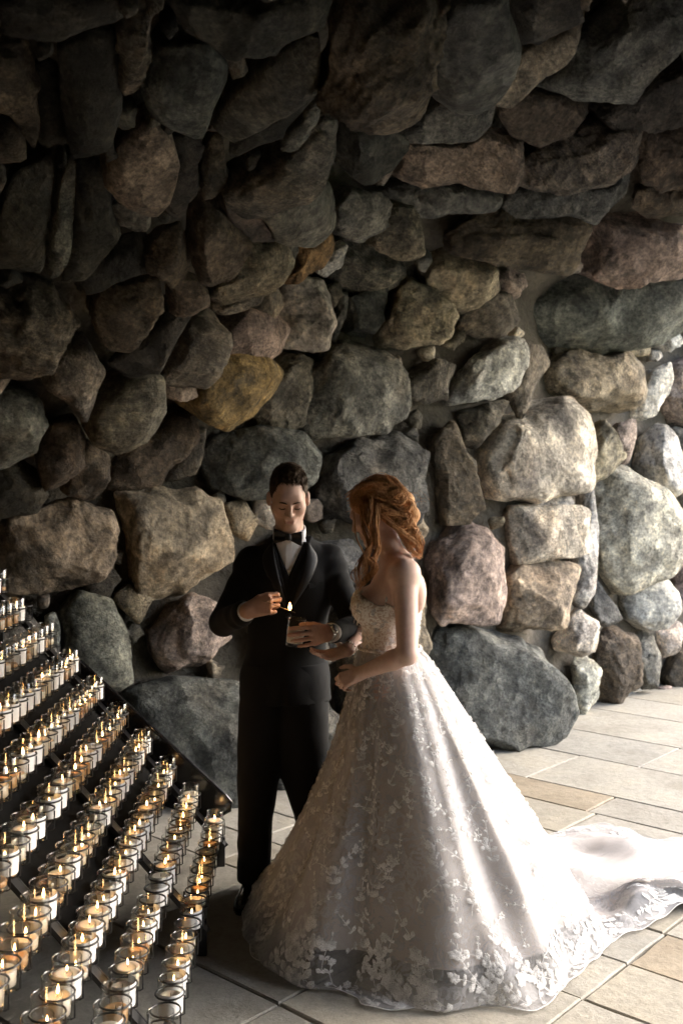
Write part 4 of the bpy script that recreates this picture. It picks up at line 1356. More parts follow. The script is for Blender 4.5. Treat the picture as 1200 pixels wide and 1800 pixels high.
# shoes
def shoe(an, toe_dir):
    t = nrm(np.array([toe_dir[0], toe_dir[1], 0])); s = np.array([-t[1], t[0], 0.0])
    heel = np.array([an[0], an[1], 0]) - t * 0.055
    g = Grid(heel - [0.2, 0.34, 0.02], heel + [0.2, 0.12, 0.16], 0.0035)
    R = np.stack([t, s, [0, 0, 1.0]], 1)
    g.ell(heel + t * 0.035 + [0, 0, 0.045], (0.052, 0.036, 0.05), R, 0.02)
    g.cap(heel + t * 0.05 + [0, 0, 0.05], heel + t * 0.215 + [0, 0, 0.030], 0.042, 0.036, 0.03, flat=((0, 0, 1), 1.15))
    g.ell(heel + t * 0.245 + [0, 0, 0.026], (0.046, 0.036, 0.022), R, 0.02)
    g.cap(heel + t * 0.05 + [0, 0, 0.06], heel + t * 0.055 + [0, 0, 0.105], 0.043, 0.040, 0.02)
    g.put(heel - 0.4, heel + 0.4, lambda X: X[..., 2] - 0.010, 0.004, 'sub')
    V, F = g.mesh(); V = relax(V, F, 1, 0.4)
    o = fast_mesh_obj('shoe', V, F, LEATHER, man, heel)
    # sole and heel block
    out = [heel + t * a + s * b for a, b in [(-0.016, 0.0), (-0.005, 0.026), (0.03, 0.036), (0.10, 0.033), (0.19, 0.042), (0.25, 0.036), (0.285, 0.016), (0.292, 0), (0.285, -0.016), (0.25, -0.036), (0.19, -0.042), (0.10, -0.033), (0.03, -0.036), (-0.005, -0.026)]]
    n = len(out); v = [p + [0, 0, 0.001] for p in out] + [p + [0, 0, 0.014] for p in out]
    f = [tuple(range(n - 1, -1, -1)), tuple(range(n, 2 * n))] + [(i, (i + 1) % n, n + (i + 1) % n, n + i) for i in range(n)]
    mesh_obj('sole', v, f, LEATHER, o, smooth=False, loc=tuple(heel))
    m = MB()
    top = heel + t * 0.115 + [0, 0, 0.088]
    for k in range(4):
        q = top + t * 0.020 * k - [0, 0, 0.011 * k]
        m.tube([q + s * 0.022 - [0, 0, 0.006], q + [0, 0, 0.002], q - s * 0.022 - [0, 0, 0.006]], 0.0022, 5)
    for sx in (-1, 1):
        m.tube(catmull([top, top + s * sx * 0.03 + [0, 0, 0.02], top + s * sx * 0.055 + [0, 0, 0.008], top + s * sx * 0.03 - [0, 0, 0.008], top], 12), 0.0020, 5)
    m.build('lace', LEATHER, o, loc=tuple(top))
shoe(r_an, (-0.16, -1.0)); shoe(l_an, (0.1, -1.0))

# ------------------------------------------------------------------ the woman in the white gown
bh = np.array([0.122, 3.79, 1.588]); bR = rot_from(nrm((-0.90, 0.38, -0.46)))
BS = 0.93
bm_loc = (0.18, 3.78, 0)
g = Grid((-0.16, 3.44, 0.02), (0.40, 4.16, 1.74), 0.0042)
head_sdf(g, bh, bR, BS, fem=True)
g.cap((0.212, 3.785, 1.385), (0.148, 3.79, 1.54), 0.050, 0.044, 0.03)
def torso_body(g, grow=0.0, k=0.02):
    G = grow
    g.loft([(0.90, 0.185, 3.78, 0.155 + G, 0.125 + G), (1.0, 0.183, 3.78, 0.125 + G, 0.105 + G), (1.06, 0.182, 3.78, 0.112 + G, 0.098 + G), (1.15, 0.186, 3.78, 0.122 + G, 0.102 + G),
            (1.24, 0.193, 3.78, 0.142 + G, 0.110 + G), (1.31, 0.202, 3.78, 0.150 + G, 0.098 + G), (1.365, 0.210, 3.782, 0.142 + G, 0.075 + G), (1.40, 0.212, 3.785, 0.10 + G, 0.06 + G), (1.425, 0.21, 3.785, 0.05 + G, 0.045 + G)], k, ax=(0.1, 1))
    for yy in (3.715, 3.855):
        g.ell((0.112, yy, 1.235), (0.070 + G, 0.066 + G, 0.066 + G), None, 0.035)
torso_body(g)
n_sh = P(712, 1008, 3.635); n_el = P(716, 1150, 3.56); n_wr = P(632, 1184, 3.66)
f_sh = np.array([0.195, 3.935, 1.36]); f_el = np.array([0.115, 4.02, 1.105]); f_wr = P(610, 1144, 3.86)
for sh, el_, wr in ((n_sh, n_el, n_wr), (f_sh, f_el, f_wr)):
    g.sph(sh, 0.050, 0.04)
    g.cap(sh, el_, 0.046, 0.038, 0.02)
    mid = el_ + (wr - el_) * 0.3
    g.cap(el_, mid, 0.037, 0.036, 0.012); g.cap(mid, wr, 0.036, 0.0235, 0.012)
# shoulder blade and collar
g.cap(n_sh, (0.212, 3.785, 1.385), 0.045, 0.05, 0.03); g.cap(f_sh, (0.212, 3.785, 1.385), 0.045, 0.05, 0.03)
g.ell((0.285, 3.70, 1.29), (0.03, 0.05, 0.07), None, 0.03)
# near hand hangs half closed; far hand is open, palm up
hand_sdf(g, n_wr, (-0.86, 0.18, -0.38), (-0.30, -0.80, 0.50), (-0.4, 0.3, 0.8),
         [(0.7, 0.8, 0.5), (0.8, 0.9, 0.5), (0.9, 0.9, 0.5), (0.95, 0.9, 0.5)], 0.82, 0.03)
hand_sdf(g, f_wr, (-0.95, -0.10, -0.22), (0.05, 0.55, -0.85), (-0.1, -0.3, 0.9),
         [(0.25, 0.35, 0.25), (0.3, 0.4, 0.3), (0.38, 0.45, 0.3), (0.45, 0.5, 0.3)], 0.82, 0.05,
         thumb=[(0.5, 0.8, -0.25), (0.75, 0.6, -0.2), (0.9, 0.4, -0.15)])
# legs under the gown
for yy in (3.70, 3.86):
    g.cap((0.185, yy, 0.92), (0.17, yy, 0.50), 0.085, 0.052, 0.03); g.cap((0.17, yy, 0.50), (0.19, yy, 0.10), 0.048, 0.032, 0.02)
    g.cap((0.19, yy, 0.085), (0.06, yy, 0.05), 0.032, 0.026, 0.02)
V, F = g.mesh(); V = relax(V, F, 1, 0.35)
bcol = head_tint(V, bh, bR, BS, (0.66, 0.475, 0.40), (0.45, 0.18, 0.155))
woman = fast_mesh_obj('person', V, F, SKIN, None, bm_loc, bcol)
tag(woman, 'red-haired woman in strapless white lace wedding gown with long train, seen from behind', 'person')

# ---- gown materials
def lace_mat(name, base, thread, scale, fac_alpha=None):
    m, nt, b = new_mat(name)
    tc = nd(nt, 'ShaderNodeTexCoord')
    n1 = nd(nt, 'ShaderNodeTexNoise', i_Scale=scale * 0.25, i_Detail=3.0); v = nd(nt, 'ShaderNodeTexVoronoi', i_Scale=scale, feature='DISTANCE_TO_EDGE')
    wv = nd(nt, 'ShaderNodeTexNoise', i_Scale=scale * 0.7, i_Detail=4.0, i_Distortion=2.5)
    for n in (n1, v, wv): nt.links.new(tc.outputs['Object'], n.inputs['Vector'])
    c = ramp(nt, wv.outputs[0], [(0.44, base), (0.52, thread)])
    nt.links.new(c, b.inputs['Base Color'])
    b.inputs['Roughness'].default_value = 0.6
    b.inputs['Sheen Weight'].default_value = 0.2
    bump(nt, wv.outputs[0], b, 0.6, 0.006)
    return m
BODICE = lace_mat('lace_bodice', (0.52, 0.42, 0.35), (0.82, 0.79, 0.75), 60.0)
LACE_EDGE = simple('white_cord', (0.70, 0.70, 0.70), 0.6)
def applique_mat():
    m, nt, b = new_mat('white_lace')
    out = nt.nodes['Material Output']
    b.inputs['Base Color'].default_value = (0.74, 0.735, 0.735, 1); b.inputs['Roughness'].default_value = 0.6; b.inputs['Sheen Weight'].default_value = 0.2
    tc = nd(nt, 'ShaderNodeTexCoord'); v = nd(nt, 'ShaderNodeTexVoronoi', i_Scale=190.0, feature='DISTANCE_TO_EDGE'); n = nd(nt, 'ShaderNodeTexNoise', i_Scale=24.0, i_Detail=3.0)
    for q in (v, n): nt.links.new(tc.outputs['Object'], q.inputs['Vector'])
    thread = ramp(nt, v.outputs['Distance'], [(0.10, (0.95, 0.95, 0.95)), (0.28, (0.5, 0.5, 0.5))])
    f = mathn(nt, 'MULTIPLY', thread, ramp(nt, n.outputs[0], [(0.35, (0.55, 0.55, 0.55)), (0.6, (1, 1, 1))]))
    tr = nd(nt, 'ShaderNodeBsdfTransparent'); mx = nd(nt, 'ShaderNodeMixShader')
    nt.links.new(f, mx.inputs[0]); nt.links.new(tr.outputs[0], mx.inputs[1]); nt.links.new(b.outputs[0], mx.inputs[2]); nt.links.new(mx.outputs[0], out.inputs['Surface'])
    bump(nt, v.outputs['Distance'], b, 0.5, 0.003)
    return m
LACE = applique_mat()
def satin_lining():
    m, nt, b = new_mat('blush_lining')
    b.inputs['Base Color'].default_value = (0.52, 0.47, 0.435, 1)
    b.inputs['Roughness'].default_value = 0.55
    b.inputs['Sheen Weight'].default_value = 0.3
    return m
LINING = satin_lining()
def organza():
    m, nt, b = new_mat('white_organza')
    nt.nodes.remove(b); out = nt.nodes['Material Output']
    tr = nd(nt, 'ShaderNodeBsdfTransparent')
    df = nd(nt, 'ShaderNodeBsdfDiffuse'); df.inputs[0].default_value = (0.61, 0.61, 0.63, 1)
    tl = nd(nt, 'ShaderNodeBsdfTranslucent'); tl.inputs[0].default_value = (0.61, 0.61, 0.63, 1)
    gl = nd(nt, 'ShaderNodeBsdfGlossy'); gl.inputs['Roughness'].default_value = 0.45; gl.inputs[0].default_value = (0.8, 0.8, 0.85, 1)
    m1 = nd(nt, 'ShaderNodeMixShader'); m1.inputs[0].default_value = 0.35
    nt.links.new(df.outputs[0], m1.inputs[1]); nt.links.new(tl.outputs[0], m1.inputs[2])
    m2 = nd(nt, 'ShaderNodeMixShader'); m2.inputs[0].default_value = 0.08
    nt.links.new(m1.outputs[0], m2.inputs[1]); nt.links.new(gl.outputs[0], m2.inputs[2])
    lw = nd(nt, 'ShaderNodeLayerWeight'); lw.inputs['Blend'].default_value = 0.35
    tc = nd(nt, 'ShaderNodeTexCoord')
    fl = nd(nt, 'ShaderNodeTexNoise', i_Scale=17.0, i_Detail=4.0, i_Distortion=3.0); nt.links.new(tc.outputs['Object'], fl.inputs['Vector'])
    pat = ramp(nt, fl.outputs[0], [(0.49, (0, 0, 0)), (0.53, (1, 1, 1)), (0.60, (0.3, 0.3, 0.3)), (0.62, (0.9, 0.9, 0.9))])
    reg = nd(nt, 'ShaderNodeTexNoise', i_Scale=4.0, i_Detail=2.0); nt.links.new(tc.outputs['Object'], reg.inputs['Vector'])
    pat = mathn(nt, 'MULTIPLY', pat, ramp(nt, reg.outputs[0], [(0.42, (0.1, 0.1, 0.1)), (0.6, (1, 1, 1))]))
    fac = mathn(nt, 'ADD', mathn(nt, 'MULTIPLY', lw.outputs['Facing'], 0.42), mathn(nt, 'ADD', mathn(nt, 'MULTIPLY', pat, 0.26), 0.30))
    m3 = nd(nt, 'ShaderNodeMixShader')
    nt.links.new(fac, m3.inputs[0]); nt.links.new(tr.outputs[0], m3.inputs[1]); nt.links.new(m2.outputs[0], m3.inputs[2])
    nt.links.new(m3.outputs[0], out.inputs['Surface'])
    return m
ORGANZA = organza()

# ---- bodice
g = Grid((0.0, 3.60, 0.98), (0.38, 3.97, 1.36), 0.004)
torso_body(g, 0.007)
g.put((0, 3.5, 1.1), (0.4, 4.1, 1.4), lambda X: -(X[..., 2] - (1.287 - 0.30 * (X[..., 0] - 0.05) - 0.02 * np.cos((X[..., 1] - 3.785) / 0.07 * math.pi) * (X[..., 0] < 0.15) + 0.004 * np.sin(X[..., 1] * 190) )), 0.0, 'sub2') if False else None
top = lambda X: 1.290 - 0.30 * (X[..., 0] - 0.05) + 0.012 * np.cos((np.abs(X[..., 1] - 3.785) - 0.07) / 0.07 * 3.1416) * (X[..., 0] < 0.16) + 0.004 * np.sin(X[..., 1] * 170 + X[..., 0] * 150)
s_, X_ = g._sub((-1, 3, 0), (2, 5, 3))
g.D[s_] = np.maximum(g.D[s_], np.maximum(X_[..., 2] - top(X_), 1.0 - X_[..., 2]))
V, F = g.mesh(); V = relax(V, F, 1, 0.3)
dress = fast_mesh_obj('gown', V, F, BODICE, woman, bm_loc)
bodV = V.copy()

# ---- skirt: bell from the waist, then a train lying on the paving
hem_px = [(432, 1592), (440, 1640), (446, 1682), (520, 1718), (600, 1742), (628, 1752), (640, 1768), (700, 1774), (780, 1768), (860, 1766), (925, 1776), (966, 1762), (985, 1738), (1040, 1690), (1075, 1655), (1100, 1640), (1140, 1628)]
hem = [ground(x, y, 0.012)[:2] for x, y in hem_px]
hem += [(1.36, 3.93), (1.62, 3.98), (1.95, 4.10), (2.25, 4.35), (2.22, 4.70), (1.92, 4.78), (1.66, 4.72), (1.48, 4.70), (1.36, 4.92), (1.22, 4.93), (1.05, 4.80), (0.80, 4.72), (0.50, 4.66), (0.20, 4.58), (-0.10, 4.45), (-0.32, 4.25)]
hem = np.array(hem)
NS, NB, NF = 420, 46, 26
hc_ = catmull(np.concatenate([hem, np.zeros((len(hem), 1))], 1), 4000, True)[:, :2]
seg = np.r_[0, np.cumsum(np.linalg.norm(np.diff(np.vstack([hc_, hc_[:1]]), axis=0), axis=1))]
su = np.linspace(0, seg[-1], NS, endpoint=False)
hemc = np.stack([np.interp(su, seg, np.r_[hc_[:, k], hc_[0, k]]) for k in (0, 1)], 1)
WC = np.array([0.183, 3.78]); ZW = 1.075
ang = np.unwrap(np.arctan2(hemc[:, 1] - WC[1], hemc[:, 0] - WC[0]))
ang = np.convolve(np.r_[ang[-15:] - (2 * math.pi if ang[-1] > ang[0] else -2 * math.pi), ang, ang[:15] + (2 * math.pi if ang[-1] > ang[0] else -2 * math.pi)], np.ones(31) / 31, 'valid')
waist = WC + np.stack([0.114 * np.cos(ang), 0.128 * np.sin(ang)], 1)
dirv = hemc - waist; L = np.linalg.norm(dirv, axis=1); dirv /= L[:, None]
Lb = np.minimum(L, 0.44 + 0.20 * np.clip((np.cos(ang - 0.25) + 0.15), 0, 1))
Lb = np.where(L < 0.80, np.minimum(L, np.maximum(Lb, L * 0.97)), Lb)
Lb = np.convolve(np.r_[Lb[-12:], Lb, Lb[:12]], np.ones(25) / 25, 'valid'); Lb = np.minimum(Lb, L)
sarr = su
def foldf(s):
    f = 0.55 * np.sin(s * 9.3 + 0.6 + 1.5 * np.sin(s * 1.7)) + 0.4 * np.sin(s * 15.1 + 2.1 + 1.2 * np.sin(s * 2.3 + 1)) + 0.25 * np.sin(s * 27.0 + np.sin(s * 3.1))
    return f
FO = foldf(sarr)
S = np.zeros((NB + NF, NS, 3))
for i in range(NB):
    t = i / (NB - 1)
    pw = 1.05 + 0.75 * np.clip(-np.cos(ang) * 1.2, 0, 1)
    shape = 0.20 * t ** 0.6 + 0.80 * t ** pw
    z = ZW * (1 - t) ** (1 + 0.32 * np.clip((L - Lb) / 0.35, 0, 1))
    a = 0.006 + 0.046 * t ** 1.1
    fo = FO * a * np.where(t > 0.97, 0.8, 1.0) + 0.05 * t ** 0.8 * noise3(np.stack([sarr * 5.2, np.full(NS, t * 1.6), np.zeros(NS)], 1), 51) * (0.4 + 0.6 * t)
    pos = waist + dirv * (Lb * shape + fo)[:, None]
    S[i, :, :2] = pos; S[i, :, 2] = z + 0.012 * t
endp = S[NB - 1].copy()
for i in range(NF):
    q = (i + 1) / NF
    pos = endp[:, :2] * (1 - q) + hemc * q
    S[NB + i, :, :2] = pos
    S[NB + i, :, 2] = 0.012
ext = np.clip((L - Lb) / 0.35, 0, 1)
for i in range(NB - 8, NB + NF):
    p = S[i]; q = max(0, (i - NB + 1) / NF)
    w = ext * (1 if i >= NB else (i - NB + 9) / 9)
    lump = fbm(np.stack([p[:, 0] * 3.3, p[:, 1] * 4.6, np.zeros(NS)], 1), 3, 21)
    ridge = np.abs(noise3(np.stack([p[:, 0] * 2.2 - p[:, 1] * 2.6, p[:, 1] * 1.3 + p[:, 0], np.zeros(NS)], 1), 33))
    S[i, :, 2] += w * np.clip(0.045 * (lump + 0.35) + 0.07 * np.exp(-(ridge / 0.16) ** 2), 0, 0.14) * (1 - 0.75 * q ** 3) + w * 0.05 * (1 - q) ** 2
# flick of the hem that stands up at the far edge of the train
fl = ground(1108, 1500, 0.05)[:2]
wgt = np.exp(-((S[..., 0] - fl[0]) ** 2 + (S[..., 1] - fl[1] - 0.1) ** 2) / 0.018); S[..., 2] += 0.07 * wgt * (np.arange(NB + NF)[:, None] >= NB)
# soften the bend where the bell meets the floor
for _ in range(6):
    A = S.copy()
    A[1:-1] = 0.25 * S[:-2] + 0.5 * S[1:-1] + 0.25 * S[2:]
    A = 0.25 * np.roll(A, 1, 1) + 0.5 * A + 0.25 * np.roll(A, -1, 1)
    mask = np.zeros((NB + NF, 1, 1)); mask[NB - 12:NB + 10] = 1; mask[-1] = 0; mask[0] = 0
    S = S * (1 - mask) + A * mask
S[..., 2] = np.maximum(S[..., 2], 0.010)
# hem edge ripples
S[-1, :, 2] += 0.004 * np.sin(sarr * 40); 
# light cloth wrinkles everywhere
dN = np.cross(np.roll(S, -1, 1) - np.roll(S, 1, 1), np.gradient(S, axis=0)); dN /= np.linalg.norm(dN, axis=2)[..., None] + 1e-9
if (dN[20, :, :2] * dirv).sum() < 0: dN = -dN
wr_ = fbm(S * np.array([9, 9, 3.5]), 3, 41)
S = S + dN * (0.003 * wr_ * np.clip(np.arange(NB + NF)[:, None] / 20, 0, 1))[..., None]
S[..., 2] = np.maximum(S[..., 2], 0.006)
def grid_faces(nr, ns, r0=0):
    i, j = np.meshgrid(np.arange(r0, nr - 1), np.arange(ns), indexing='ij')
    a = i * ns + j; b = i * ns + (j + 1) % ns
    return np.stack([a, b, b + ns, a + ns], -1).reshape(-1, 4)
over = fast_mesh_obj('skirt_overlay', S.reshape(-1, 3), grid_faces(NB + NF, NS), ORGANZA, dress, bm_loc)
# lining: a little inside, stops short of the sheer hem
n_l = NB + NF
Sl = S - dN * 0.016
Sl[..., 2] = np.where(S[..., 2] < 0.05, np.maximum(S[..., 2] - 0.004, 0.004), Sl[..., 2])
tl = np.linspace(0, 1, NB + NF)
keep = np.empty((NB + NF, NS, 3))
rows = np.arange(NB + NF)
# where there is no train the lining ends 10 cm up; on the train it ends 12 cm before the hem
stop = np.where(L - Lb < 0.15, NB * 0.875, NB + NF * np.clip(1 - 0.14 / np.maximum(L - Lb, 0.15), 0.3, 0.95))
stop = np.convolve(np.r_[stop[-9:], stop, stop[:9]], np.ones(19) / 19, 'valid')
for j in range(NS):
    r = rows / (NB + NF - 1) * stop[j]
    i0 = np.minimum(r.astype(int), NB + NF - 2); f = (r - i0)[:, None]
    keep[:, j] = Sl[i0, j] * (1 - f) + Sl[i0 + 1, j] * f
fast_mesh_obj('skirt_lining', keep.reshape(-1, 3), grid_faces(NB + NF, NS), LINING, dress, bm_loc)
# horsehair edging
m = MB(); m.tube(np.vstack([S[-1], S[-1, :1]])[::1], 0.0018, 4, cap=False); m.build('hem_edge', LACE_EDGE, dress, loc=tuple(S[-1].mean(0)))
# waist seam
wp = np.concatenate([waist, np.full((NS, 1), ZW)], 1) + np.concatenate([dirv * 0.004, np.zeros((NS, 1))], 1)
m = MB(); m.tube(np.vstack([wp, wp[:1]])[::6], 0.006, 6, cap=False); m.build('waist_seam', BODICE, dress, loc=tuple(wp.mean(0)))

# ---- lace applique: sprigs of leaves and flowers sewn on the overlay
arc_r = np.r_[np.zeros((1, NS)), np.cumsum(np.linalg.norm(np.diff(S, axis=0), axis=2), axis=0)]
def surf(s, r, off):
    """s: hem arclength index (float), r: row (float)"""
    s = np.asarray(s) % NS; r = np.clip(r, 0, NB + NF - 1.001)
    j0 = np.floor(s).astype(int) % NS; j1 = (j0 + 1) % NS; fs = (s - np.floor(s))[..., None]
    i0 = np.floor(r).astype(int); i1 = i0 + 1; fr = (r - i0)[..., None]
    f = lambda A: (A[i0, j0] * (1 - fs) + A[i0, j1] * fs) * (1 - fr) + (A[i1, j0] * (1 - fs) + A[i1, j1] * fs) * fr
    return f(S) + f(dN) * np.asarray(off)[..., None]
rl = np.random.default_rng(77)
lv, lf, ln_ = [], [], 0
def add_patch(s0, r0, pts, faces, offs):
    global ln_
    i0 = int(np.clip(r0, 1, NB + NF - 2)); j0 = int(s0) % NS
    du = np.linalg.norm(S[i0, (j0 + 1) % NS] - S[i0, j0]) + 1e-4
    dv = np.linalg.norm(S[min(i0 + 1, NB + NF - 1), j0] - S[i0, j0]) + 1e-4
    du = max(du, 0.0015); dv = max(dv, 0.004)
    col = arc_r[:, j0]; a0 = np.interp(r0, np.arange(NB + NF), col)
    p = surf(s0 + pts[:, 0] / du, np.interp(a0 - pts[:, 1], col, np.arange(NB + NF)), offs)
    lv.append(p); lf.extend([tuple(k + ln_ for k in q) for q in faces]); ln_ += len(p)
def leaf(cx, cy, a, length, width):
    t = np.array([[0, 0], [0.3, 0.42], [0.65, 0.5], [1, 0.02], [0.65, -0.5], [0.3, -0.42], [0.5, 0.0]])
    t = t * [length, width]; c, s = math.cos(a), math.sin(a)
    p = np.stack([cx + t[:, 0] * c - t[:, 1] * s, cy + t[:, 0] * s + t[:, 1] * c], 1)
    return p, [(0, 1, 6), (1, 2, 6), (2, 3, 6), (3, 4, 6), (4, 5, 6), (5, 0, 6)], np.array([0.003, 0.003, 0.003, 0.004, 0.003, 0.003, 0.006])
def sprig(s0, r0, size, tilt, flower=True):
    n = max(3, int(7 * size / 0.22))
    bend = rl.uniform(-1.7, 1.7)
    spine = []
    x = y = 0.0; a = math.pi / 2 + tilt
    for k in range(n + 1):
        spine.append((x, y, a)); st = size / n
        x += math.cos(a) * st; y += math.sin(a) * st; a += bend / n
    P_ = np.array([(p[0], p[1]) for p in spine]); w = 0.0013
    nor = np.array([(-math.sin(p[2]), math.cos(p[2])) for p in spine])
    pts = np.concatenate([P_ + nor * w, P_ - nor * w]); m_ = len(P_)
    add_patch(s0, r0, pts, [(k, k + 1, m_ + k + 1, m_ + k) for k in range(m_ - 1)], np.full(2 * m_, 0.004))
    for k in range(0, n + 1):
        x, y, a = spine[k]
        for sd in (-1, 1):
            if rl.random() < 0.12: continue
            l = size * rl.uniform(0.14, 0.25) * (1.15 - 0.5 * k / n)
            add_patch(s0, r0, *leaf(x, y, a + sd * rl.uniform(0.55, 1.15), l, l * rl.uniform(0.48, 0.72)))
    if flower:
        x, y, a = spine[-1]; r = size * rl.uniform(0.09, 0.14); k0 = rl.uniform(0, 6)
        for k in range(6): add_patch(s0, r0, *leaf(x, y, k0 + k * math.pi / 3, r, r * 0.75))
smid = np.argmin(np.hypot(hemc[:, 0] - 0.2, hemc[:, 1] - 3.2))
# sprigs rising from the sheer hem round the whole skirt
for s0 in np.arange(0, NS, 3.4):
    row_end = NB + NF - 1
    j = int(s0)
    vis = True
    r0 = row_end - rl.uniform(0.5, 3) if L[j] - Lb[j] > 0.12 else row_end - NF * rl.uniform(0.05, 0.6)
    sprig(s0 + rl.uniform(-2, 2), r0, rl.uniform(0.10, 0.24), rl.uniform(-0.9, 0.9))
# columns of sprigs climbing to the waist
for s0 in np.arange(0, NS, 6):
    r = NB - 3.0
    while r > 3:
        t = r / NB
        if rl.random() < 0.92:
            sprig(s0 + rl.uniform(-5, 5), r, rl.uniform(0.06, 0.15) * (0.6 + 0.5 * t), rl.uniform(-0.9, 0.9), rl.random() < 0.7)
        r -= rl.uniform(1.8, 4.2)
V = np.concatenate(lv)
V[:, 2] = np.maximum(V[:, 2], 0.012)
lace = mesh_obj('lace_applique', V, lf, LACE, dress, loc=bm_loc)
lace['kind'] = 'stuff'
# small raised leaves on the bodice
cv = np.array([0.183, 3.78])
lv2, lf2, n2 = [], [], 0
sel = rl.choice(len(bodV), 300, replace=False)
for k in sel:
    p = bodV[k]
    if p[2] < 1.02: continue
    n = nrm(np.array([p[0] - 0.17, p[1] - 3.78, 0])); 
    u = nrm(np.cross([0, 0, 1.0], n)); w = np.cross(n, u)
    pts, fs, off = leaf(0, 0, rl.uniform(0, 6.28), rl.uniform(0.016, 0.034), rl.uniform(0.009, 0.016))
    q = p + pts[:, :1] * u + pts[:, 1:] * w + n * (off[:, None] * 0.4)
    lv2.append(q); lf2.extend([tuple(i + n2 for i in f) for f in fs]); n2 += len(q)
bl = mesh_obj('bodice_lace', np.concatenate(lv2), lf2, LACE, dress, loc=bm_loc); bl['kind'] = 'stuff'

# bracelet on the far wrist
d = nrm(f_wr - f_el); a = nrm(np.cross(d, (0, 0, 1))); b = np.cross(a, d); c = f_wr - d * 0.022
m = MB()
for k in range(16):
    w = 2 * math.pi * k / 16; p = c + 0.0275 * (a * math.cos(w) + b * math.sin(w))
    v, f = ICO[3]; 
    m.tube([p - d * 0.0028, p - d * 0.002, p, p + d * 0.002, p + d * 0.0028], [0.001, 0.0032, 0.004, 0.0032, 0.001], 6)
m.build('bracelet', STEEL, woman, loc=tuple(c))

# ---- hair: base mass plus many locks laid along guide lines
g = Grid(bh - 0.26, bh + np.array([0.26, 0.22, 0.18]), 0.0045)
TB = lambda p: bh + bR @ (np.asarray(p, float) * BS)
def bhair(X):
    Lc = ((X - bh.astype(np.float32)) @ bR.astype(np.float32)) / BS
    q = Lc - np.array([0, 0.024, 0.036], np.float32); r = np.array([0.088, 0.108, 0.099], np.float32)
    k0 = np.linalg.norm(q / r, axis=-1); k1 = np.linalg.norm(q / (r * r), axis=-1) + 1e-9
    d = k0 * (k0 - 1) / k1
    y, z, x = Lc[..., 1], Lc[..., 2], np.abs(Lc[..., 0])
    cut = np.interp(y, [-0.12, -0.075, -0.05, 0.0, 0.05, 0.12], [0.075, 0.06, 0.02, -0.035, -0.07, -0.08]) - z
    return np.maximum(d, cut)
g.put(bh - 0.16, bh + 0.16, bhair, 0.0)
for a, r in (((690, 872, 3.74), 0.040), ((712, 880, 3.76), 0.036), ((722, 905, 3.77), 0.036), ((715, 930, 3.76), 0.036), ((726, 950, 3.78), 0.030), ((700, 915, 3.73), 0.034)):
    g.sph(P(*a), r, 0.02)
V, F = g.mesh(); V = relax(V, F, 2, 0.5)
hair = fast_mesh_obj('hair', V, F, GINGER, woman, bh)
rh = np.random.default_rng(3)
hv = MB()
def locks(guide, n, spread, rad, curl=0.0, freq=0.0, taper=0.5):
    gpts = np.array([P(*q) for q in guide]); m_ = 26
    base = catmull(gpts, m_)
    for k in range(n):
        o = rh.normal(size=3) * spread; o2 = rh.normal(size=3) * spread
        t = np.linspace(0, 1, m_)[:, None]
        c = base + o * (1 - t) + o2 * t + 0.0018 * np.cumsum(rh.normal(size=(m_, 3)), 0) * 0.35
        if curl:
            ph = rh.uniform(0, 0.9); w = freq * t[:, 0] * 2 * math.pi + ph
            cc = curl * np.clip(t * 2, 0, 1)
            c = c + cc * (np.stack([np.cos(w), np.sin(w), 0.15 * np.sin(w)], 1))
        r = rad * rh.uniform(0.7, 1.3) * np.interp(t[:, 0], [0, 0.12, 0.75, 1], [taper, 1, 0.9, 0.25])
        hv.tube(c, r, 5, flat=0.55)
# crown swept back from the parting to the twist
for (x0, y0, x1, y1, x2, y2) in [(612, 872, 650, 848, 700, 868), (615, 880, 655, 858, 705, 878), (618, 888, 655, 872, 700, 885), (625, 858, 662, 842, 705, 862), (640, 848, 675, 838, 712, 866), (620, 895, 655, 888, 695, 893), (655, 842, 690, 842, 718, 872)]:
    locks([(x0, y0, 3.73), ((x0 + x1) / 2, (y0 + y1) / 2 - 3, 3.70), (x1, y1, 3.675), ((x1 + x2) / 2, (y1 + y2) / 2, 3.675), (x2, y2, 3.70)], 44, 0.0065, 0.0017)
# twist and rolls at the back of the head
for cx, cy_, rr, dd in ((700, 872, 15, 3.69), (714, 892, 14, 3.71), (708, 912, 15, 3.70), (722, 930, 14, 3.72)):
    for k in range(26):
        a0 = rh.uniform(0, 6.28); r = rr * rh.uniform(0.35, 1.25); cx += rh.uniform(-1.2, 1.2); cy_ += rh.uniform(-1.2, 1.2)
        locks([(cx + r * math.cos(a0 + u), cy_ + 0.8 * r * math.sin(a0 + u), dd - 0.02 + 0.012 * math.cos(u * 1.3)) for u in (0, 0.8, 1.6, 2.4, 3.2)], 2, 0.0035, 0.0019)
locks([(655, 890, 3.675), (680, 900, 3.665), (705, 905, 3.68), (725, 915, 3.72)], 44, 0.0065, 0.0017)
locks([(660, 900, 3.675), (685, 918, 3.665), (708, 935, 3.68), (730, 955, 3.72), (733, 975, 3.74)], 48, 0.0065, 0.0018, 0.006, 1.0)
locks([(690, 890, 3.68), (712, 905, 3.69), (726, 930, 3.71), (734, 955, 3.73), (728, 978, 3.75)], 48, 0.0065, 0.0018, 0.008, 1.2)
locks([(695, 925, 3.69), (712, 950, 3.70), (724, 968, 3.72), (735, 980, 3.74)], 30, 0.0055, 0.0018, 0.006, 1.0)
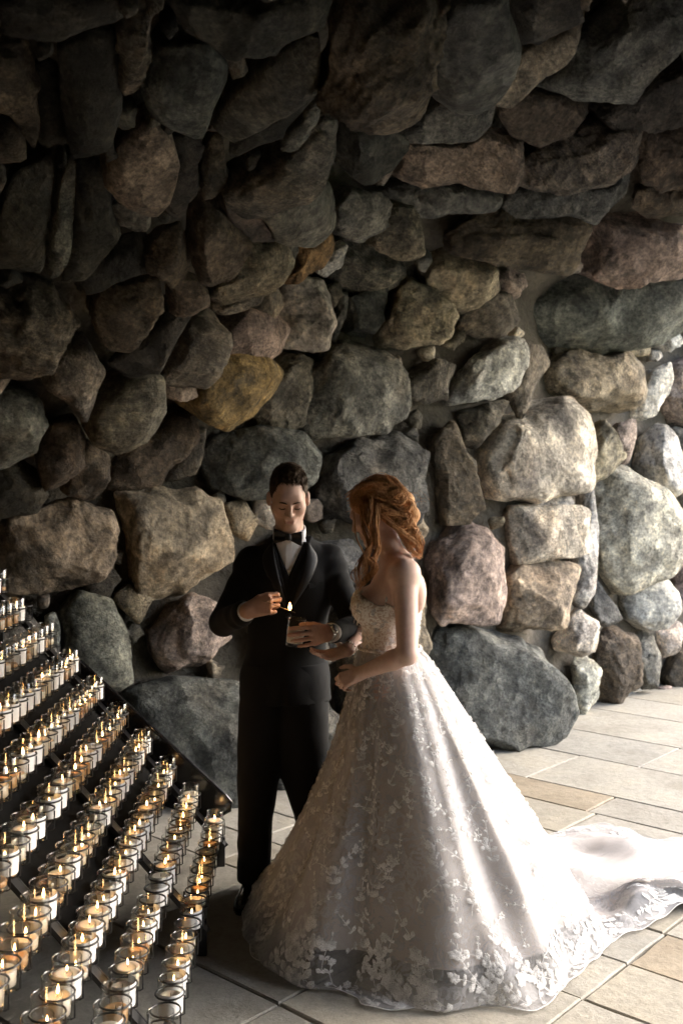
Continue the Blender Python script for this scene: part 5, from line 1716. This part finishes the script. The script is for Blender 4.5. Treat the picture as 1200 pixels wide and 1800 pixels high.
# face-framing curls over the near cheek, falling to the bust
locks([(652, 878, 3.672), (654, 905, 3.655), (650, 935, 3.65), (655, 962, 3.645), (640, 990, 3.64), (634, 1015, 3.64)], 56, 0.006, 0.0018, 0.010, 2.2)
locks([(640, 880, 3.68), (645, 910, 3.665), (655, 945, 3.65), (648, 975, 3.645), (655, 1000, 3.64), (640, 1030, 3.645)], 52, 0.0055, 0.0018, 0.011, 2.4)
locks([(662, 885, 3.668), (664, 915, 3.65), (660, 950, 3.648), (665, 975, 3.645), (652, 1000, 3.64)], 42, 0.0055, 0.0018, 0.009, 1.8)
locks([(632, 888, 3.69), (640, 925, 3.675), (645, 965, 3.66), (632, 1000, 3.65), (626, 1035, 3.66)], 24, 0.005, 0.0018, 0.010, 2.0)
locks([(622, 900, 3.74), (628, 940, 3.73), (640, 985, 3.70), (625, 1010, 3.68), (632, 1032, 3.68)], 5, 0.003, 0.002, 0.008, 2.0)
for k in range(26):
    x = rh.uniform(640, 735); y = rh.uniform(845, 960)
    locks([(x, y, 3.70), (x + rh.uniform(4, 16), y + rh.uniform(-8, 10), 3.69), (x + rh.uniform(10, 26), y + rh.uniform(-4, 26), 3.70)], 1, 0.004, 0.0005)
hv.build('hair_locks', GINGER, hair, loc=tuple(bh))['kind'] = 'stuff'

# ------------------------------------------------------------------ the votive rack
rack = empty('candle_rack', (-0.95, 3.4, 0))
tag(rack, 'black metal votive candle rack with ten stepped rows of ring holders', 'candle rack')
NROW = 10
JR, JH = 0.0368, 0.106
def row_x(r, y): return -0.547 - 0.104 * r + 0.040 * (4.31 - y)
def row_z(r): return 0.285 + 0.1165 * r
PITCH = 0.092
def row_ys(r):
    far = 4.31
    near = max(2.64 if r == 0 else 2.05, 2.73 * abs(row_x(r, 3.0)) - 0.30)
    return [far - PITCH * k for k in range(int((far - near) / PITCH) + 1)]
ring_v, ring_f = tube_mesh([(0.0410 * math.cos(a), 0.0410 * math.sin(a), 0) for a in np.linspace(0, 2 * math.pi, 21)], 0.0028, 6, cap=False)
ring_me = bpy.data.meshes.new('ring'); ring_me.from_pydata(ring_v.tolist(), [], ring_f); ring_me.polygons.foreach_set('use_smooth', [True] * len(ring_f)); ring_me.materials.append(BLACK_METAL)
def child_copy(me, name, loc, parent, rz=0.0):
    o = bpy.data.objects.new(name, me); COL.objects.link(o); o.location = loc; o.rotation_euler = (0, 0, rz)
    set_parent(o, parent); return o
stv, stf = tube_mesh([(0, 0, 0.058), (0, 0, 0.004), (-0.008, 0, 0.0), (-0.032, 0, -0.002)], 0.0022, 5)
stem_me = bpy.data.meshes.new('ring_stem'); stem_me.from_pydata(stv.tolist(), [], stf); stem_me.materials.append(BLACK_METAL)
BARS = [4.40, 3.55, 2.72, 2.0]
for r in range(NROW):
    ys = row_ys(r); z = row_z(r)
    for y in ys:
        child_copy(stem_me, 'ring_stem', (row_x(r, y) + 0.041, y + 0.002, z - JH - 0.004), rack)
        child_copy(ring_me, 'ring', (row_x(r, y), y, z - 0.046), rack)
    y0, y1 = 4.41, ys[-1] - 0.05
    m = MB()
    m.box((row_x(r, y0), y0, z - JH - 0.006), (row_x(r, y1), y1, z - JH - 0.006), 0.024, 0.005)
    m.build('rail', BLACK_METAL, rack, False, loc=(row_x(r, 3.4), 3.4, z - JH))
    for yb in BARS:
        if yb < ys[-1] - 0.1: continue
        p = np.array((row_x(r, yb) - 0.043, yb, z - JH - 0.03))
        m = MB(); m.tube([p, p + [0, 0, JH - 0.014]], 0.0036, 6); m.build('post', BLACK_METAL, rack, loc=tuple(p))
for yb in BARS:
    a = np.array((row_x(-0.35, yb), yb, row_z(-0.35) - JH - 0.034)); b = np.array((row_x(9.6, yb), yb, row_z(9.6) - JH - 0.034))
    m = MB(); m.box(a, b, 0.045, 0.008, up=(0.75, 0, 0.66)); m.box(a + [0, 0.02, -0.018], b + [0, 0.02, -0.018], 0.006, 0.034, up=(0.75, 0, 0.66))
    m.build('support_bar', BLACK_METAL, rack, False, loc=tuple(a))
    # feet: a front and a back leg down to the paving
    for t in (0.02, 0.97):
        q = a + (b - a) * t
        m = MB(); m.box((q[0], q[1] + 0.03, 0.0), (q[0], q[1] + 0.03, q[2]), 0.035, 0.02, up=(0, 1, 0)); m.build('leg', BLACK_METAL, rack, False, loc=(q[0], q[1], 0))
# end panel: black sheet that follows the slope at the far end
pz = [(-0.505, 0.300), (-0.490, 0.275), (-0.50, 0.245), (-0.60, 0.20), (-0.95, 0.32), (-1.25, 0.50), (-1.30, 0.93), (-1.215, 0.935), (-1.18, 0.925)]
n = len(pz); v = [(x, 4.432, z) for x, z in pz] + [(x, 4.446, z) for x, z in pz]
f = [tuple(range(n)), tuple(range(2 * n - 1, n - 1, -1))] + [(i, n + i, n + (i + 1) % n, (i + 1) % n) for i in range(n)]
GLOSS_BLACK = simple('black_gloss', (0.008, 0.008, 0.009), 0.16, spec=0.6)
mesh_obj('end_panel', v, f, GLOSS_BLACK, rack, smooth=False, loc=(-0.9, 4.44, 0.5))
m = MB(); m.tube([(x, 4.439, z) for x, z in ((-1.30, 0.935), (-1.20, 0.932), (-1.16, 0.905), (-0.52, 0.312), (-0.492, 0.28), (-0.498, 0.245), (-0.56, 0.21))], 0.010, 8)
m.build('edge_trim', GLOSS_BLACK, rack, loc=(-0.9, 4.44, 0.5))
# sloped black sheet under the upper rows
a = np.array((row_x(2.4, 4.2), 0, row_z(2.4) - JH - 0.075)); b = np.array((row_x(7.3, 4.2), 0, row_z(7.3) - JH - 0.075))
v = []
for yy in (4.40, 2.74):
    for p in (a, b):
        for dz in (0, -0.006): v.append((p[0] + 0.04 * (4.2 - yy), yy, p[2] + dz))
mesh_obj('black_sheet', v, [(0, 2, 6, 4), (1, 5, 7, 3), (0, 4, 5, 1), (2, 3, 7, 6), (0, 1, 3, 2), (4, 6, 7, 5)], simple('matt_black', (0.006, 0.006, 0.006), 0.9, spec=0.1), rack, smooth=False, loc=(-0.9, 3.5, 0.5))

# ------------------------------------------------------------------ candles
def wax_mat(name, col):
    m, nt, b = new_mat(name)
    b.inputs['Base Color'].default_value = (*col, 1); b.inputs['Roughness'].default_value = 0.5
    b.inputs['Subsurface Weight'].default_value = 0.25; b.inputs['Subsurface Radius'].default_value = (0.02, 0.012, 0.006); b.inputs['Subsurface Scale'].default_value = 0.5
    return m
WAX = [wax_mat('wax_cream', (0.56, 0.48, 0.37)), wax_mat('wax_white', (0.64, 0.59, 0.51)), wax_mat('wax_amber', (0.40, 0.23, 0.10))]
PAPER = simple('label_paper', (0.80, 0.80, 0.80), 0.75, noise=0.05, nscale=80)
WICK = simple('wick', (0.03, 0.025, 0.02), 0.9)
def flame_material():
    m, nt, b = new_mat('flame')
    tc = nd(nt, 'ShaderNodeTexCoord'); sp = nd(nt, 'ShaderNodeSeparateXYZ'); nt.links.new(tc.outputs['Generated'], sp.inputs[0])
    c = ramp(nt, sp.outputs[2], [(0.0, (1.0, 0.28, 0.04)), (0.35, (1.0, 0.62, 0.25)), (0.7, (1.0, 0.58, 0.2)), (1.0, (1.0, 0.32, 0.05))])
    b.inputs['Base Color'].default_value = (0, 0, 0, 1)
    nt.links.new(c, b.inputs['Emission Color']); b.inputs['Emission Strength'].default_value = 8.0
    return m
FLAME = flame_material()
def shared(name, v, f, mat, smooth=True):
    me = bpy.data.meshes.new(name); me.from_pydata(np.asarray(v).tolist(), [], [tuple(int(i) for i in q) for q in f]); me.materials.append(mat)
    me.polygons.foreach_set('use_smooth', [smooth] * len(me.polygons)); me.update(); return me
# jar: slightly tapered tumbler with thick base and rolled rim
seg = 28
gv, gf = lathe([(0.0005, 0.0), (JR * 0.86, 0.0), (JR * 0.91, 0.004), (JR, JH), (JR - 0.0008, JH + 0.0012), (JR - 0.0022, JH + 0.0008), (JR - 0.0026, JH - 0.003)], seg)
jar_me = shared('jar', gv, gf, GLASS)
def wax_mesh(level, k):
    r1 = JR * (0.86 + 0.10 * level / JH) - 0.0012
    v, f = lathe([(0.0005, 0.0135), (JR * 0.84, 0.0135), (r1, level - 0.003), (r1 - 0.002, level), (r1 - 0.008, level - 0.0015), (0.0005, level - 0.003)], 20)
    return shared('wax', v, f, WAX[k])
LEVELS = [0.028, 0.038, 0.048, 0.057, 0.068]
wax_me = {(i, k): wax_mesh(l, k) for i, l in enumerate(LEVELS) for k in range(3)}
wv, wf = tube_mesh([(0, 0, 0), (0.0005, 0.0004, 0.007), (0.0016, 0, 0.012)], [0.0011, 0.0010, 0.0007], 5)
wick_me = shared('wick', wv, wf, WICK)
fv, ff = lathe([(0.0003, 0.0), (0.0028, 0.003), (0.0040, 0.008), (0.0036, 0.014), (0.0022, 0.020), (0.0009, 0.025), (0.0002, 0.028)], 8)
flame_me = shared('flame', fv, ff, FLAME)
# paper label: a wrap round part of the jar
lv_, lf_ = [], []
nl = 18; a0, a1 = -1.75, 1.75
for i in range(nl):
    a = a0 + (a1 - a0) * i / (nl - 1)
    for z in (0.012, 0.072):
        r = JR * (0.91 + 0.09 * z / JH) + 0.0008; lv_.append((r * math.cos(a), r * math.sin(a), z))
for i in range(nl - 1): lf_.append((2 * i, 2 * i + 2, 2 * i + 3, 2 * i + 1))
label_me = shared('label', lv_, lf_, PAPER)
# ruled print on some labels
def label_print():
    m, nt, b = new_mat('printed_label')
    tc = nd(nt, 'ShaderNodeTexCoord'); sp = nd(nt, 'ShaderNodeSeparateXYZ'); nt.links.new(tc.outputs['Object'], sp.inputs[0])
    w = mathn(nt, 'SINE', mathn(nt, 'MULTIPLY', sp.outputs[2], 1100.0))
    n = nd(nt, 'ShaderNodeTexNoise', i_Scale=220.0); nt.links.new(tc.outputs['Object'], n.inputs['Vector'])
    k = mathn(nt, 'MULTIPLY', mathn(nt, 'GREATER_THAN', w, 0.55), mathn(nt, 'GREATER_THAN', n.outputs[0], 0.47))
    c = mixc(nt, mathn(nt, 'MULTIPLY', k, 0.45), (0.80, 0.80, 0.80), (0.25, 0.25, 0.27))
    nt.links.new(c, b.inputs['Base Color']); b.inputs['Roughness'].default_value = 0.75
    return m
label2_me = label_me.copy(); label2_me.materials[0] = label_print()
ORD = ['first', 'second', 'third', 'fourth', 'fifth', 'sixth', 'seventh', 'eighth', 'ninth', 'tenth', 'eleventh', 'twelfth', 'thirteenth', 'fourteenth', 'fifteenth', 'sixteenth', 'seventeenth', 'eighteenth', 'nineteenth', 'twentieth', 'twenty-first', 'twenty-second', 'twenty-third', 'twenty-fourth', 'twenty-fifth', 'twenty-sixth', 'twenty-seventh', 'twenty-eighth', 'twenty-ninth']
rc = random.Random(21)
def candle(loc, level, k, lit, lab, text, group, rz):
    e = empty('votive_candle', loc); e.rotation_euler = (0, 0, rz)
    def ch(me, name, z=0.0):
        o = bpy.data.objects.new(name, me); COL.objects.link(o); o.parent = e; o.location = (0, 0, z); return o
    ch(jar_me, 'jar'); ch(wax_me[(level, k)], 'wax'); w = ch(wick_me, 'wick', LEVELS[level] - 0.004)
    if lit:
        f = bpy.data.objects.new('flame', flame_me); COL.objects.link(f); f.parent = e
        s = rc.uniform(0.55, 0.85); f.location = (0.0012, 0, LEVELS[level] + 0.004); f.scale = (s, s, s * rc.uniform(0.9, 1.3)); f.rotation_euler = (rc.uniform(-.08, .08), rc.uniform(-.08, .08), 0)
    if lab: ch(label_me if lab == 1 else label2_me, 'label')
    tag(e, text, 'candle', group)
    return e
for r in range(NROW):
    for k, y in enumerate(row_ys(r)):
        if rc.random() < 0.06 or (r == 0 and k in (17,)): continue
        amber = rc.random() < (0.55 if r == 0 and k < 9 else 0.24)
        wk = 2 if amber else rc.choice([0, 0, 1])
        lit = rc.random() < 0.66
        lab = 0 if amber else (1 if rc.random() < 0.46 else (2 if rc.random() < 0.25 else 0))
        if r == 0 and k < 10: lab = 0 if rc.random() < .8 else lab
        lvl = rc.randrange(5) if not amber else rc.randrange(3)
        if lab: lvl = max(lvl, 2)
        txt = '%s %s%s jar candle, %s from the far end of %s row up' % ('lit' if lit else 'unlit', ['cream', 'white', 'amber'][wk], ' labelled' if lab else '', ORD[k], ORD[r])
        # labels turn to the aisle, as they were set down
        candle((row_x(r, y) + rc.uniform(-.002, .002), y, row_z(r) - JH - 0.0034), lvl, wk, lit, lab, txt, 'candles standing in the votive rack', rc.uniform(-1.6, -0.3))

# the jar in the man's hand and the lighting stick
jar_loc = JAR_C - np.array([0, 0, JH / 2])
c = candle(tuple(jar_loc), 4, 1, False, 0, "unlit cream candle in a clear glass jar held in the man's left hand", None, 0.3)
c.rotation_euler = (0.06, 0.10, 0.3)
s0, s1 = P(462, 1056, 3.79), P(519, 1077, 3.80)
stick = mesh_obj('lighting_stick', *tube_mesh([s0, s0 * .5 + s1 * .5, s1], [0.0016, 0.0015, 0.0014], 6), simple('wood_stick', (0.30, 0.20, 0.11), 0.7), loc=tuple(s0))
tag(stick, "thin wooden lighting stick with burning tip in the man's right hand", 'lighting stick')
fp = P(509.5, 1073, 3.80)
fl_o = bpy.data.objects.new('flame', flame_me); COL.objects.link(fl_o); fl_o.location = tuple(fp); fl_o.scale = (1.35, 1.35, 1.15); set_parent(fl_o, stick)
